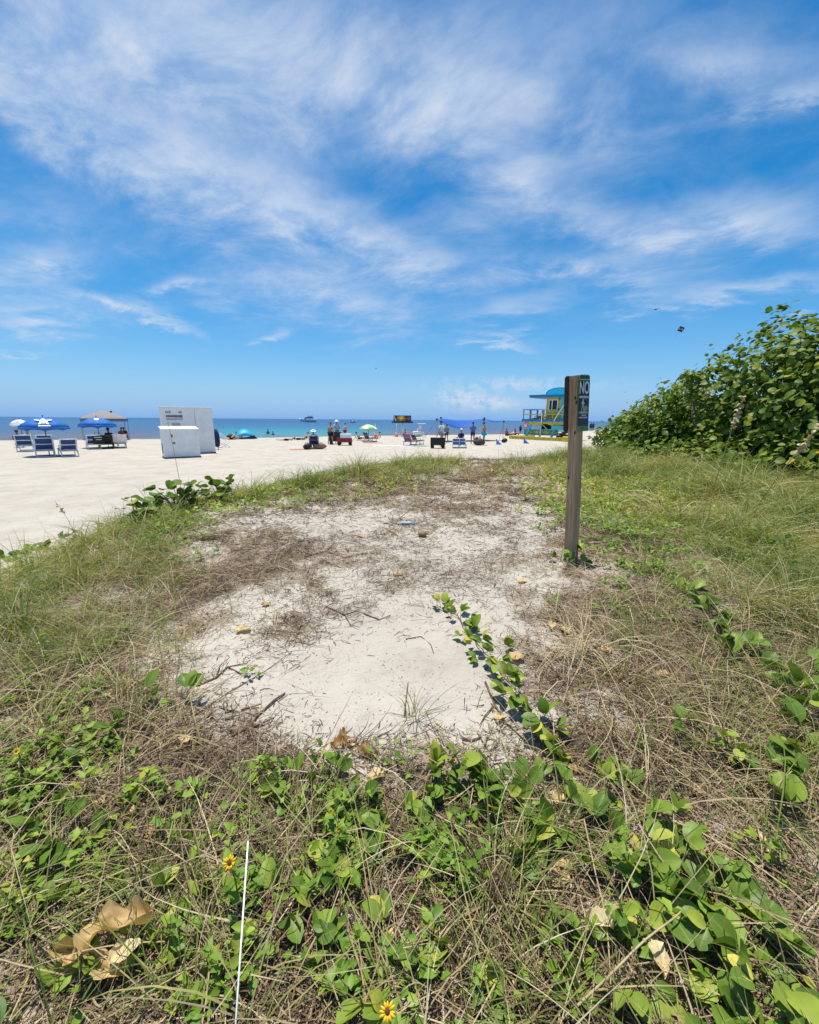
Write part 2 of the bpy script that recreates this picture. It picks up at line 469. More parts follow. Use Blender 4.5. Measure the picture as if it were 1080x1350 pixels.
def sand_mat():
    m, t, b = new_mat('sand')
    tc = nd(t, 'ShaderNodeTexCoord').outputs['Object']
    h = S(t, nd(t, 'ShaderNodeAttribute', attribute_name='humus').outputs['Fac'])
    w = S(t, nd(t, 'ShaderNodeAttribute', attribute_name='wet').outputs['Fac'])
    n1 = noise(t, tc, 0.9, 6, 0.62); n2 = noise(t, tc, 14.0, 5, 0.6); n3 = noise(t, tc, 260.0, 3, 0.7)
    col = mixc(t, n1.ramp(0.3, 0.7), (0.415, 0.372, 0.31), (0.495, 0.45, 0.38))
    footprint_shade = noise(t, tc, 2.1, 5, 0.7, 0.6)
    col = mixc(t, footprint_shade.ramp(0.50, 0.68) * 0.38, col, (0.30, 0.262, 0.21))  # shade of footprints put into the sand colour as dark blotches
    col = mixc(t, n3.ramp(0.60, 0.74) * 0.45, col, (0.30, 0.26, 0.21))
    col = mixc(t, n3.ramp(0.40, 0.28) * 0.35, col, (0.60, 0.56, 0.48))
    n4 = noise(t, tc, 70.0, 3, 0.6)
    hm = (h * 1.2 + (n2 - 0.5) * 1.0 + (n4 - 0.5) * 1.2).ramp(0.30, 1.0)
    dirt_and_shade = mixc(t, n2.ramp(0.35, 0.65), (0.10, 0.068, 0.042), (0.225, 0.165, 0.108))  # brown litter soil, darkened to put shade between the plants
    col = mixc(t, hm * 0.78, col, dirt_and_shade)
    wd = noise(t, tc, 0.35, 5, 0.7)
    wc = mixc(t, wd.ramp(0.45, 0.6), (0.27, 0.22, 0.17), (0.11, 0.07, 0.05))
    col = mixc(t, w * 0.85, col, wc)
    t.links.new(col, b.inputs['Base Color'])
    b.inputs['Roughness'].default_value = 0.95; b.inputs['Specular IOR Level'].default_value = 0.12
    # wind marks and grains
    hgt = noise(t, tc, 5.0, 6, 0.68)
    bp = nd(t, 'ShaderNodeBump', i_Height=hgt, i_Strength=0.7); bp.inputs['Distance'].default_value = 0.12
    t.links.new(bp.outputs[0], b.inputs['Normal'])
    return m
nxg, nyg = len(gx), len(gy)
idx = np.arange(nxg * nyg).reshape(nyg, nxg)
Fq = np.stack([idx[:-1, :-1], idx[:-1, 1:], idx[1:, 1:], idx[1:, :-1]], -1).reshape(-1, 4)
M_SAND = sand_mat()
beach = np_obj('beach', flat, Fq, M_SAND, None, {'humus': hum, 'wet': wet})
tag(beach, 'white sand beach rising into a low dune strewn with litter', None, None, 'structure')

# ------------------------------------------------------------------ the sea
WATER_Z = -0.30
sxs = spaced([(-12000, -1500, 700), (-1500, -200, 90), (-200, 200, 4), (200, 1500, 90), (1500, 12000, 700)])
sss = np.concatenate([np.arange(-6, 60, 1.0), np.arange(60, 300, 10), np.arange(300, 2000, 100), np.arange(2000, 20001, 1200)])
SX, SS = np.meshgrid(sxs, sss)
lim = np.clip(SX, -400, 900)
SY = shore_y(lim) * np.exp(-np.maximum(SS - 300, 0) / 3000) + SS
sv = np.stack([SX.ravel(), SY.ravel(), np.full(SX.size, WATER_Z)], -1)
idx = np.arange(SX.size).reshape(SX.shape)
sf = np.stack([idx[:-1, :-1], idx[:-1, 1:], idx[1:, 1:], idx[1:, :-1]], -1).reshape(-1, 4)
def sea_mat():
    m, t, b = new_mat('sea_water')
    tc = nd(t, 'ShaderNodeTexCoord').outputs['Object']
    s = S(t, nd(t, 'ShaderNodeAttribute', attribute_name='offing').outputs['Fac'])
    sx = nd(t, 'ShaderNodeSeparateXYZ', i_0=tc); X = S(t, sx.outputs[0]); Y = S(t, sx.outputs[1])
    stv = nd(t, 'ShaderNodeCombineXYZ', i_0=X * 0.25, i_1=Y * 1.0, i_2=0.0).outputs[0]
    big = noise(t, stv, 0.035, 4, 0.6)
    ls = (s.max(0.5)._m('LOGARITHM', 10.0) + (big - 0.5) * 0.5) / 4.0       # 0 at 1 m off the shore, 1 at 10 km
    clear = ramp_c(t, ls, [(0.0, (0.17, 0.20, 0.18)), (0.22, (0.06, 0.25, 0.28)), (0.40, (0.018, 0.19, 0.24)), (0.50, (0.012, 0.10, 0.20)), (0.62, (0.008, 0.058, 0.155)), (1.0, (0.006, 0.042, 0.125))])
    weedy = ramp_c(t, ls, [(0.0, (0.13, 0.09, 0.085)), (0.22, (0.13, 0.11, 0.12)), (0.38, (0.06, 0.085, 0.14)), (0.55, (0.026, 0.085, 0.18)), (0.72, (0.012, 0.07, 0.17)), (1.0, (0.006, 0.042, 0.125))])
    ang = X / Y.max(1.0)       # which stretch of shore
    turq = ((ang + 0.30).abs() * -1.0 + 0.34).ramp(0.0, 0.22) + ((ang - 0.38).abs() * -1.0 + 0.12).ramp(0.0, 0.1) * 0.5
    col = mixc(t, turq.clamp() * 0.92, weedy, clear)
    weed = noise(t, stv, 0.5, 5, 0.65)
    col = mixc(t, weed.ramp(0.40, 0.62) * s.ramp(24.0, 2.0) * 0.85, col, (0.085, 0.05, 0.045))
    foam = noise(t, stv, 1.6, 4, 0.6)
    surf = ((s - 3.4).abs() * -1.0 + 0.8).ramp(0.0, 0.6) + ((s - 9.5).abs() * -1.0 + 0.35).ramp(0.0, 0.3) * 0.8
    col = mixc(t, (surf * foam.ramp(0.56, 0.66)).clamp(), col, (0.62, 0.62, 0.62))
    t.links.new(col, b.inputs['Base Color'])
    b.inputs['Roughness'].default_value = 0.28; b.inputs['Specular IOR Level'].default_value = 0.16
    wv = noise(t, stv, 1.1, 5, 0.65) + noise(t, stv, 0.22, 3, 0.6) * 2.0
    bp = nd(t, 'ShaderNodeBump', i_Height=wv, i_Strength=0.9); bp.inputs['Distance'].default_value = 0.35
    t.links.new(bp.outputs[0], b.inputs['Normal'])
    return m
sea = np_obj('sea', sv, sf, sea_mat(), None, {'offing': SS.ravel()})
tag(sea, 'blue green sea reaching the horizon', None, None, 'structure')
# ------------------------------------------------------------------ people
def evaluated(o):
    bpy.context.view_layer.update()
    dg = bpy.context.evaluated_depsgraph_get()
    me = bpy.data.meshes.new_from_object(o.evaluated_get(dg))
    for p in me.polygons: p.use_smooth = True
    return me
def skin_obj(name, pts, edges, radii, m, parent, root=0, sub=1):
    me = bpy.data.meshes.new(name); me.from_pydata([tuple(p) for p in pts], edges, []); me.update()
    o = bpy.data.objects.new(name, me); COL.objects.link(o)
    sk = o.modifiers.new('skin', 'SKIN'); sk.use_smooth_shade = True
    for i, r in enumerate(radii):
        d = me.skin_vertices[0].data[i]
        d.radius = r if isinstance(r, tuple) else (r, r); d.use_root = (i == root)
    if sub:
        sb = o.modifiers.new('smooth', 'SUBSURF'); sb.levels = sb.render_levels = sub
    n = evaluated(o); o.modifiers.clear(); o.data = n; bpy.data.meshes.remove(me); n.name = name
    n.materials.clear(); n.materials.append(m); relink(o, parent)
    return o
SKIN = {'tan': paint('skin_tan', (0.40, 0.23, 0.15), 0.55), 'light': paint('skin_light', (0.52, 0.33, 0.24), 0.55), 'brown': paint('skin_brown', (0.20, 0.10, 0.06), 0.55)}
HAIR = {'dark': paint('hair_dark', (0.025, 0.018, 0.014), 0.6), 'brown': paint('hair_brown', (0.10, 0.06, 0.035), 0.6), 'grey': paint('hair_grey', (0.45, 0.43, 0.40), 0.6)}
def cloth(n, c): return paint('cloth_' + n, c, 0.85, 0.15, 30.0, spec=0.15)

def pose_joints(pose, H):
    """joints of a figure 1 unit = its height / 1.75; it faces +y"""
    J = {}
    if pose == 'sit':
        hip, lean, thigh, shank, arms = (0, 0, .36), -0.30, (.42, .10), (.20, -.40), [((.05, .12, -.28), (.05, .22, .04))] * 2
    elif pose == 'floor':
        hip, lean, thigh, shank, arms = (0, 0, .12), -0.12, (.36, .26), (.20, -.34), [((.06, .08, -.28), (-.02, .24, -.04))] * 2
    elif pose == 'lie':
        hip, lean, thigh, shank, arms = (0, 0, .13), -1.45, (.43, .0), (.42, -.02), [((.12, -.02, -.24), (.05, .0, -.24))] * 2
    elif pose == 'prop':
        hip, lean, thigh, shank, arms = (0, 0, .13), -0.85, (.40, .06), (.40, -.08), [((.10, -.08, -.26), (.03, .22, -.06))] * 2
    elif pose == 'stoop':
        hip, lean, thigh, shank, arms = (0, 0, .93), 0.55, None, None, [((.10, .10, -.26), (.04, .12, -.23)), ((.16, -.06, -.24), (.08, .05, -.22))]
    elif pose == 'hold':
        hip, lean, thigh, shank, arms = (0, 0, .93), 0.06, None, None, [((.06, .06, -.28), (-.05, .22, .06))] * 2
    elif pose == 'pull':
        hip, lean, thigh, shank, arms = (0, 0, .93), 0.12, None, None, [((.06, .02, -.29), (.02, .10, -.24)), ((.08, -.06, -.28), (.04, .02, -.25))]
    else:
        hip, lean, thigh, shank, arms = (0, 0, .95), 0.02, None, None, [((.06, .0, -.29), (.02, .05, -.25))] * 2
    hip = Vector(hip); up = Vector((0, math.sin(lean), math.cos(lean))); fw = Vector((0, math.cos(lean), -math.sin(lean)))
    J['pelvis'] = hip; J['belly'] = hip + up * .17; J['chest'] = hip + up * .36 + fw * .01; J['neck0'] = hip + up * .50; J['neck'] = hip + up * .57 + fw * .02
    hu = up if pose in ('lie',) else (up + Vector((0, 0, 0.6))).normalized(); hf = fw
    J['head0'] = J['neck'] + hu * .06 + hf * .02; J['head1'] = J['neck'] + hu * .14 + hf * .03; J['head2'] = J['neck'] + hu * .215 + hf * .015
    for s, side in ((-1, 'l'), (1, 'r')):
        J['shoulder' + side] = hip + up * .46 + Vector((s * .175, 0, 0))
        a, b = arms[0 if s < 0 else -1]
        fix = lambda q: Vector((s * q[0], q[1], q[2]))
        J['elbow' + side] = J['shoulder' + side] + fix(a); J['wrist' + side] = J['elbow' + side] + fix(b)
        J['hip' + side] = hip + Vector((s * .085, 0, -.03))
        if thigh:
            J['knee' + side] = J['hip' + side] + Vector((s * .06, thigh[0], thigh[1])); J['ankle' + side] = J['knee' + side] + Vector((0, shank[0], shank[1]))
        else:
            st = .10 * s if pose in ('pull', 'stoop') else .02 * s
            J['knee' + side] = Vector((s * .105, st + .03, .50)); J['ankle' + side] = Vector((s * .12, st * 1.6 - .02, .075))
        f = Vector((0, .13, -.04)) if pose not in ('lie', 'prop') else Vector((s * .05, .07, .10))
        J['toe' + side] = J['ankle' + side] + f
    k = H / 1.75
    return {n: v * k for n, v in J.items()}, k, hu, hf

def person(label, loc, rotz, H=1.72, pose='stand', skin='tan', hair='dark', hat=None, shirt=None, trunks=None, group=None, sub=1):
    root = thing('person', label, 'person', loc, rotz, group)
    J, k, hu, hf = pose_joints(pose, H)
    names = list(J); pts = [J[n] for n in names]
    R = dict(pelvis=(.15, .105), belly=(.135, .10), chest=(.155, .11), neck0=(.09, .07), neck=.055, head0=.065, head1=.085, head2=.062)
    for s in 'lr': R.update({'shoulder' + s: .06, 'elbow' + s: .042, 'wrist' + s: .03, 'hip' + s: .085, 'knee' + s: .058, 'ankle' + s: .04, 'toe' + s: .032})
    chain = [('pelvis', 'belly'), ('belly', 'chest'), ('chest', 'neck0'), ('neck0', 'neck'), ('neck', 'head0'), ('head0', 'head1'), ('head1', 'head2')]
    for s in 'lr':
        chain += [('chest', 'shoulder' + s), ('shoulder' + s, 'elbow' + s), ('elbow' + s, 'wrist' + s), ('pelvis', 'hip' + s), ('hip' + s, 'knee' + s), ('knee' + s, 'ankle' + s), ('ankle' + s, 'toe' + s)]
    edges = [(names.index(a), names.index(b)) for a, b in chain]
    rad = [tuple(q * k for q in (R[n] if isinstance(R[n], tuple) else (R[n], R[n]))) for n in names]
    # hands: a palm, four bent fingers and a thumb at its side
    for s, sg in (('l', -1), ('r', 1)):
        w = J['wrist' + s]; d = (w - J['elbow' + s]).normalized(); sd = d.cross(Vector((0, 0, 1)) if abs(d.z) < .9 else Vector((0, 1, 0))).normalized(); dn = d.cross(sd)
        def put(p, r, par):
            pts.append(p); rad.append((r * k, r * k)); edges.append((par, len(pts) - 1)); return len(pts) - 1
        pm = put(w + d * .055 * k, .030, names.index('wrist' + s))
        for q, ln in ((-1.5, .062), (-.5, .075), (.5, .078), (1.5, .068)):
            a = put(w + (d * .10 + sd * .017 * q) * k, .0095, pm); put(w + (d * (.10 + ln * .8) + sd * .018 * q + dn * .025) * k, .0075, a)
        a = put(w + (d * .06 + sd * -.045) * k, .0105, pm); put(w + (d * .095 + sd * -.06 + dn * .02) * k, .008, a)
    # nose and ears
    hd = names.index('head1'); c = J['head1']; sx = Vector((1, 0, 0))
    for off, r in ((hf * .10 - hu * .015, .014), (sx * .085, .018), (sx * -.085, .018)):
        pts.append(c + off * k); rad.append((r * k, r * k)); edges.append((hd, len(pts) - 1))
    skin_obj('body', pts, edges, rad, SKIN[skin], root, 0, sub)
    def garment(name, sel, grow, m, ends=None):
        ns = [n for n in sel]; es = [(ns.index(a), ns.index(b)) for a, b in chain if a in ns and b in ns]
        p2 = [J[n].copy() for n in ns]
        for n, (to, f) in (ends or {}).items():
            i = ns.index(n); p2[i] = J[n].lerp(J[to], f)
        rr = [tuple((q + grow) * k for q in (R[n] if isinstance(R[n], tuple) else (R[n], R[n]))) for n in ns]
        return skin_obj(name, p2, es, rr, m, root, 0, sub)
    if trunks: garment('shorts', ['pelvis', 'hipl', 'hipr', 'kneel', 'kneer'], .022, trunks, {'kneel': ('hipl', .30), 'kneer': ('hipr', .30)})
    if shirt: garment('shirt', ['belly', 'chest', 'neck0', 'pelvis', 'shoulderl', 'shoulderr', 'elbowl', 'elbowr'], .022, shirt, {'elbowl': ('shoulderl', .35), 'elbowr': ('shoulderr', .35)})
    q = Quaternion((1, 0, 0), -math.atan2(hu.y, hu.z)).to_matrix()
    hc = J['head1'] + (hu * .045 - hf * .018) * k
    MB().ball(hc, (.098 * k, .105 * k, .085 * k), 14, 9, q).build('hair', HAIR[hair], root)
    for s in (-1, 1): MB().ball(J['head1'] + (sx * .034 * s + hf * .086 + hu * .012) * k, .011 * k, 8, 6).build('eye', paint('eye', (.03, .02, .02), .3), root)
    MB().ball(J['head1'] + (hf * .082 - hu * .05) * k, (.026 * k, .008 * k, .007 * k), 8, 6, q).build('mouth', paint('lips', (.36, .13, .11), .5), root)
    if hat:
        hm, wide = hat
        b = MB(); top = J['head1'] + hu * .065 * k
        def tr(v): return tuple(top + q @ (Vector(v) * k))
        prof = [(.001, .085), (.05, .082), (.085, .06), (.098, .0)] + ([(.13, -.01), (.19, -.03), (.195, -.036), (.12, -.02)] if wide else [(.104, -.02), (.10, -.03)])
        tmp = MB().lathe(prof, 18)
        b.add([tr(v) for v in tmp.v], tmp.f, True)
        if not wide: b.box(tuple(top + q @ (Vector((0, .14, -.015)) * k)), (.14 * k, .13 * k, .015 * k), M=q)
        b.build('hat', hm, root)
    return root

def beach_spot(px, py):
    p = P(px, py, 0.0)
    for _ in range(4): p = P(px, py, gz(p[0], p[1]))
    z = gz(p[0], p[1])
    return Vector((p[0], p[1], z)), F and (proj(p)[2] / F)      # place, metres per pixel there
def face(p): return -math.atan2(p[0], p[1])                     # +y of a thing points away from the path along the line of sight

# ------------------------------------------------------------------ materials of the beach things
M_WHITE = paint('white_paint', (.78, .79, .80), .45, .06, 4.0)
M_BLUE = paint('blue_canvas', (.006, .125, .43), .7, .15, 8.0)
M_SLING = paint('navy_sling', (.022, .065, .20), .75, .2, 12.0)
M_TUBE = paint('white_tube', (.72, .74, .76), .35, .08, 6.0)
M_BLACK = paint('black_fabric', (.018, .018, .02), .7, .25, 10.0)
M_NAVY = paint('navy_fabric', (.012, .024, .10), .7, .2, 9.0)
M_STEEL = paint('grey_steel', (.33, .34, .36), .4, .15, 9.0, .7)
M_WOODPOLE = paint('brown_pole', (.16, .10, .06), .6)

def umbrella(label, p, rim_r, rim_z, top_z, canopy, emblem=None, rotz=0.0, lean=0.0, alt=None):
    u = thing('beach_umbrella', label, 'umbrella', p, rotz, 'umbrellas open on the beach')
    n = 8
    def mod(t, r, z):
        # panels sag between the ribs
        q = abs(math.cos(t * n / 2.0 + math.pi * 0.0)); s = 1 - q
        return r * (1 - .045 * s), z - .02 * s * (r / rim_r)
    H = top_z - rim_z
    prof = [(.015, top_z), (rim_r * .25, top_z - H * .10), (rim_r * .5, top_z - H * .30), (rim_r * .75, top_z - H * .60), (rim_r, rim_z)]
    b = MB().lathe(prof, 48, mod=mod)
    if alt:
        f0, f1 = b, MB()
        keep = []
        for f in list(b.f):
            k = (f[0] % 48) // 6
            (keep if k % 2 == 0 else f1.f).append(f)
        f1.v = list(b.v); f1.sm = [True] * len(f1.f); b.f = keep; b.sm = [True] * len(keep)
        f1.build('canopy_panel', alt, u)
    c = b.build('canopy', canopy, u)
    so = c.modifiers.new('thick', 'SOLIDIFY'); so.thickness = .012
    v = MB()
    vs, fs = [], []
    for k in range(97):
        t = 2 * math.pi * k / 96; r, _ = mod(t, rim_r, rim_z); dr = .17 - .05 * abs(math.sin(t * n / 2.0))
        vs += [(r * math.cos(t), r * math.sin(t), rim_z - .02 * (1 - abs(math.cos(t * n / 2)))), (r * 1.004 * math.cos(t), r * 1.004 * math.sin(t), rim_z - dr)]
    fs = [(2 * k, 2 * k + 2, 2 * k + 3, 2 * k + 1) for k in range(96)]
    v.add(vs, fs, True).build('valance', canopy, u).modifiers.new('thick', 'SOLIDIFY').thickness = .006
    MB().tube([(0, 0, -.25), (0, 0, top_z + .05)], .024, 10).ball((0, 0, top_z + .07), .035).build('pole', M_WOODPOLE, u)
    r_ = MB()
    for k in range(n):
        t = 2 * math.pi * k / n
        r_.tube([(.03 * math.cos(t), .03 * math.sin(t), top_z - .05), (rim_r * .5 * math.cos(t), rim_r * .5 * math.sin(t), top_z - H * .32 - .02), (rim_r * .98 * math.cos(t), rim_r * .98 * math.sin(t), rim_z - .015)], .007, 5)
        r_.tube([(.03 * math.cos(t), .03 * math.sin(t), rim_z - .25), (rim_r * .55 * math.cos(t), rim_r * .55 * math.sin(t), top_z - H * .38 - .02)], .006, 5)
    r_.build('ribs', M_STEEL, u)
    if emblem:
        # laid on the canopy panel that faces the dune (local -y)
        def on(x, s):                                              # x across the panel, s outward from the hub
            z = np.interp(s, [q[0] for q in prof], [q[1] for q in prof])
            return (x, -s, z + .022)
        e = MB()
        for poly in emblem:
            m = len(poly); cx = sum(q[0] for q in poly) / m; cy = sum(q[1] for q in poly) / m
            e.add([on(cx, cy)] + [on(*q) for q in poly], [(0, 1 + k, 1 + (k + 1) % m) for k in range(m)])
        e.build('emblem', M_WHITE, u).modifiers.new('thick', 'SOLIDIFY').thickness = .008
    u.rotation_euler = (lean, 0, rotz)
    return u
def ell(cx, cy, a, b, rot=0, n=14):
    c, s = math.cos(rot), math.sin(rot)
    return [(cx + a * math.cos(2 * math.pi * k / n) * c - b * math.sin(2 * math.pi * k / n) * s, cy + a * math.cos(2 * math.pi * k / n) * s + b * math.sin(2 * math.pi * k / n) * c) for k in range(n)]
TURTLE = [ell(0, .80, .19, .20), ell(0, .54, .07, .08), ell(-.27, .68, .15, .05, .35), ell(.27, .68, .15, .05, -.35), ell(-.17, 1.0, .08, .045, -.9), ell(.17, 1.0, .08, .045, .9)] + \
    [[(x, 1.16), (x + .035, 1.16), (x + .035, 1.22), (x, 1.22)] for x in np.arange(-.26, .25, .05)]
DISC = [[(-.16, .45), (.06, .45), (.16, .52), (.16, .66), (.06, .74), (-.16, .74), (-.16, .68), (.03, .66), (.07, .60), (.03, .53), (-.08, .53), (-.08, .62), (-.16, .62)]]

def make_chair(label, cat='beach chair', sling=None, frame=None, w=.66, group='loungers facing the sea'):
    c = thing('beach_chair', label, cat, (0, 0, 0), 0, group)
    sling, frame = sling or M_SLING, frame or M_TUBE
    h = w / 2; b0, b1 = Vector((0, -.20, .34)), Vector((0, -.52, .88))
    fr = MB()
    for s in (-h, h): fr.tube([(s, -.14, .22), (s, b0.y, b0.z), (s, b1.y, b1.z)], .026, 8)
    for t in (0.0, .48, 1.0):
        q = b0.lerp(b1, t); fr.tube([(-h, q.y, q.z), (h, q.y, q.z)], .024, 8)
    fr.build('back_frame', frame, c)
    sf = MB()
    for s in (-h, h): sf.tube([(s, -.50, .30), (s, .1, .30), (s, .75, .38)], .024, 8)
    for y, z in ((-.5, .30), (.75, .38)): sf.tube([(-h, y, z), (h, y, z)], .022, 8)
    sf.build('seat_frame', frame, c)
    M = Matrix((( 1, 0, 0), (0, 0, 0), (0, 0, 0)))
    d = (b1 - b0).normalized(); nrm = Vector((0, d.z, -d.y))
    Mb = Matrix((Vector((1, 0, 0)), nrm, d)).transposed()
    MB().box(b0.lerp(b1, .25), (w - .07, .02, .25), M=Mb).box(b0.lerp(b1, .74), (w - .07, .02, .26), M=Mb).build('backrest', sling, c)
    MB().box((0, .22, .325), (w - .07, .90, .018), M=Matrix.Rotation(.06, 3, 'X')).build('seat', sling, c)
    for s in (-h, h):
        MB().box((s, -.05, .56), (.07, .50, .028)).tube([(s, .16, .55), (s, .20, .31)], .018, 6).tube([(s, -.26, .55), (s, -.29, .50)], .016, 6).build('armrest', frame, c)
        MB().tube([(s, .55, .35), (s, .62, -.03)], .022, 8).build('leg', frame, c)
        MB().tube([(s, -.30, .30), (s, -.50, -.03)], .022, 8).build('leg', frame, c)
    for y in (-.50, .62): MB().tube([(-h, y, .03), (h, y, .03)], .022, 8).build('runner', frame, c)
    return c

def plate(name, size, m, parent, c=(0, 0, 0), bevel=.01, rz=0.0):
    return MB().box(c, size, rz).build(name, m, parent, bevel)

# ------------------------------------------------------------------ lifeguard tower
def lifeguard_tower():
    C_ = dict(cyan=paint('cyan_boards', (.07, .56, .66), .5, .12), blue=paint('blue_boards', (.03, .22, .45), .5, .12), yellow=paint('yellow_boards', (.62, .50, .06), .5, .12),
              teal=paint('teal_boards', (.10, .34, .30), .5, .15), roof=paint('roof_cyan', (.03, .55, .76), .4, .08), dark=paint('deck_box_black', (.02, .02, .03), .6), green=paint('green_trim', (.05, .28, .16), .5),
              orange=paint('orange_gear', (.62, .11, .03), .5), pink=paint('pink_disc', (.70, .16, .36), .5))
    p, m = beach_spot(728.5, 579.5)
    tw = thing('lifeguard_tower', 'cyan and yellow wooden lifeguard tower with curved roof behind the signpost', 'lifeguard tower', p, face(p) + R_(-24))
    # local: x right, y away; deck 1.75 m up
    D = 2.05
    plate('deck', (5.6, 3.6, .26), C_['blue'], tw, (-.1, 0, D), .02)
    for x in (-1.9, 1.0):
        for y in (-1.5, 1.5):
            MB().tube([(x - .55, y * 1.15, -.1), (x + .15, y, D - .13)], .13, 8).build('leg', C_['cyan'], tw)
    for y in (-1.62, 1.62): plate('beam', (5.2, .14, .22), C_['yellow'], tw, (-.1, y, D - .27), .01)
    # decorated skirts: yellow scallops above, boards with diamonds below
    for x0, x1 in ((-2.2, -.4), (-.3, 2.3)):
        pts = [(x0, 0)] + [(x0 + (x1 - x0) * k / 12, -.34 * math.sin(math.pi * k / 12) - .08) for k in range(13)] + [(x1, 0)]
        MB().prism(pts, Matrix.Translation((0, -1.72, D - .16)) @ Matrix.Rotation(math.pi / 2, 4, 'X'), .05).build('valance_board', C_['yellow'], tw)
    plate('lower_board', (3.9, .10, .62), C_['teal'], tw, (-.75, -1.45, .78), .01)
    for x in (-2.1, -1.1, -.1, .8):
        MB().prism([(-.36, 0), (0, -.22), (.36, 0), (0, .22)], Matrix.Translation((x, -1.50, .78)) @ Matrix.Rotation(math.pi / 2, 4, 'X'), .03).build('diamond', C_['yellow'], tw)
    plate('cross_beam', (2.5, .16, .34), C_['cyan'], tw, (1.9, -1.9, 1.33), .01)
    br = MB()
    for x in (-1.4, -.4, .6):
        br.tube([(x - .35, -1.3, 1.7), (x + .25, -1.3, 1.15)], .05, 6)
    br.build('brace', M_WHITE, tw)
    plate('under_deck_box', (2.8, 1.6, .62), C_['dark'], tw, (.1, .2, 1.42), .02)  # near black box below the deck
    # cabin
    cx0, cx1, cy0, cy1, z0, z1 = -.45, 2.3, -1.15, 1.3, D + .13, D + 2.35
    zc, hh = (z0 + z1) / 2, z1 - z0
    fw = 1.55
    f = MB()
    f.box((cx0 + .14, cy0, zc), (.28, .10, hh)).box((cx0 + fw - .16, cy0, zc), (.32, .10, hh)).box((cx0 + fw / 2 - .0, cy0, z1 - .12), (fw - .6, .10, .24)).box((cx0 + fw / 2, cy0, z0 + .42), (fw - .6, .10, .84))
    f.build('front_wall', C_['yellow'], tw)
    plate('side_wall', (cx1 - cx0 - fw, .10, hh), C_['cyan'], tw, ((cx0 + fw + cx1) / 2, cy0, zc), .01)
    plate('end_wall', (.10, cy1 - cy0 - .1, hh), C_['yellow'], tw, (cx0 + .05, (cy0 + cy1) / 2 + .05, zc), .01)
    plate('end_wall', (.10, cy1 - cy0 - .1, hh), C_['cyan'], tw, (cx1 - .05, (cy0 + cy1) / 2 + .05, zc), .01)
    plate('rear_wall', (cx1 - cx0 - .2, .10, hh), C_['teal'], tw, ((cx0 + cx1) / 2, cy1 - .05, zc), .01)
    wf = MB()
    wx, wz, ww, wh = cx0 + .76, z0 + 1.46, .92, 1.04
    for x in (wx - ww / 2, wx - .12, wx + ww / 2): wf.box((x, cy0 - .045, wz), (.09, .09, wh))
    for z in (wz - wh / 2, wz + wh / 2): wf.box((wx, cy0 - .05, z), (ww + .1, .09, .09))
    w = wf.build('window', M_WHITE, tw)
    plate('pane', (ww - .08, .02, wh - .06), paint('dark_glass', (.012, .014, .02), .12), w, (wx, cy0 - .01, wz), 0)
    for z in (z1 - .16, z0 + 1.0): MB().prism([(-.16, 0), (0, -.2), (.16, 0), (0, .2)], Matrix.Translation((cx0 + fw - .16, cy0 - .05, z)) @ Matrix.Rotation(math.pi / 2, 4, 'X'), .03).build('diamond', C_['green'], tw)
    for k in range(4): MB().prism([(-.14, 0), (0, -.26), (.14, 0), (0, .26)], Matrix.Translation((cx0 + .36 + k * .27, cy0 - .05, z0 + .44)) @ Matrix.Rotation(math.pi / 2, 4, 'X'), .03).build('diamond', C_['teal' if k % 2 else 'orange' if k == 9 else 'green'], tw)
    plate('corner_trim', (.12, .06, hh), C_['green'], tw, (cx1 - .06, cy0 - .08, zc), .01)
    # flat eave and the barrel roof on it
    plate('eave', (4.5, 3.7, .24), C_['blue'], tw, (.15, -.1, z1 + .12), .03)
    plate('eave_top', (4.65, 3.8, .06), C_['roof'], tw, (.15, -.1, z1 + .275), .01)
    n = 16; arc = [(1.45 * math.cos(math.pi * k / n), .64 * math.sin(math.pi * k / n) ** .8) for k in range(n + 1)]
    MB().prism(arc, Matrix.Translation((.98, 1.3, z1 + .305)) @ Matrix.Rotation(math.pi / 2, 4, 'X'), 2.7).build('barrel_roof', C_['roof'], tw)
    rim = MB().tube([(.98 + x, -1.42, z1 + .31 + z) for x, z in arc], .05, 6); rim.build('roof_rim', C_['blue'], tw)
    MB().tube([(.98, 0, z1 + .9), (.98, 0, z1 + 1.2)], .02, 6).build('aerial', M_STEEL, tw)
    # railings
    posts = [(-2.75, -1.7), (-2.0, -1.7), (-1.2, -1.7), (-.4, -1.7), (.6, -1.7), (1.6, -1.7), (2.55, -1.7), (-2.75, 1.7), (-2.75, 0)]
    for x, y in posts: MB().box((x, y, D + .62), (.075, .075, 1.0)).build('rail_post', C_['yellow'] if x > -.5 else C_['blue'], tw)
    rl = MB()
    for z in (D + .62, ): rl.box((-.1, -1.76, z), (5.5, .05, .10))
    rl.box((1.3, -1.76, D + .92), (2.5, .05, .07))
    rl.build('rail', C_['yellow'], tw)
    MB().box((-1.6, -1.76, D + 1.14), (2.5, .05, .06)).box((-2.75, 0, D + 1.14), (.06, 3.4, .06)).box((-2.75, 0, D + .62), (.06, 3.4, .06)).build('hand_rail', C_['blue'], tw)
    MB().tube([(.85, -1.95, D - .05), (1.75, -1.95, D + 1.55)], .055, 6).build('ramp_rail', M_WHITE, tw)
    MB().tube([(-.55, -1.95, -.1), (-.55, -1.85, D + 1.1)], .05, 6).build('pole', M_WHITE, tw)
    q = MB().lathe([(.001, .05), (.30, .05), (.30, -.05), (.001, -.05)], 20)
    d = MB(); d.add([(v[0] - 2.3, v[2] - 1.9, v[1] + 1.48) for v in q.v], q.f); d.build('round_sign', C_['pink'], tw)
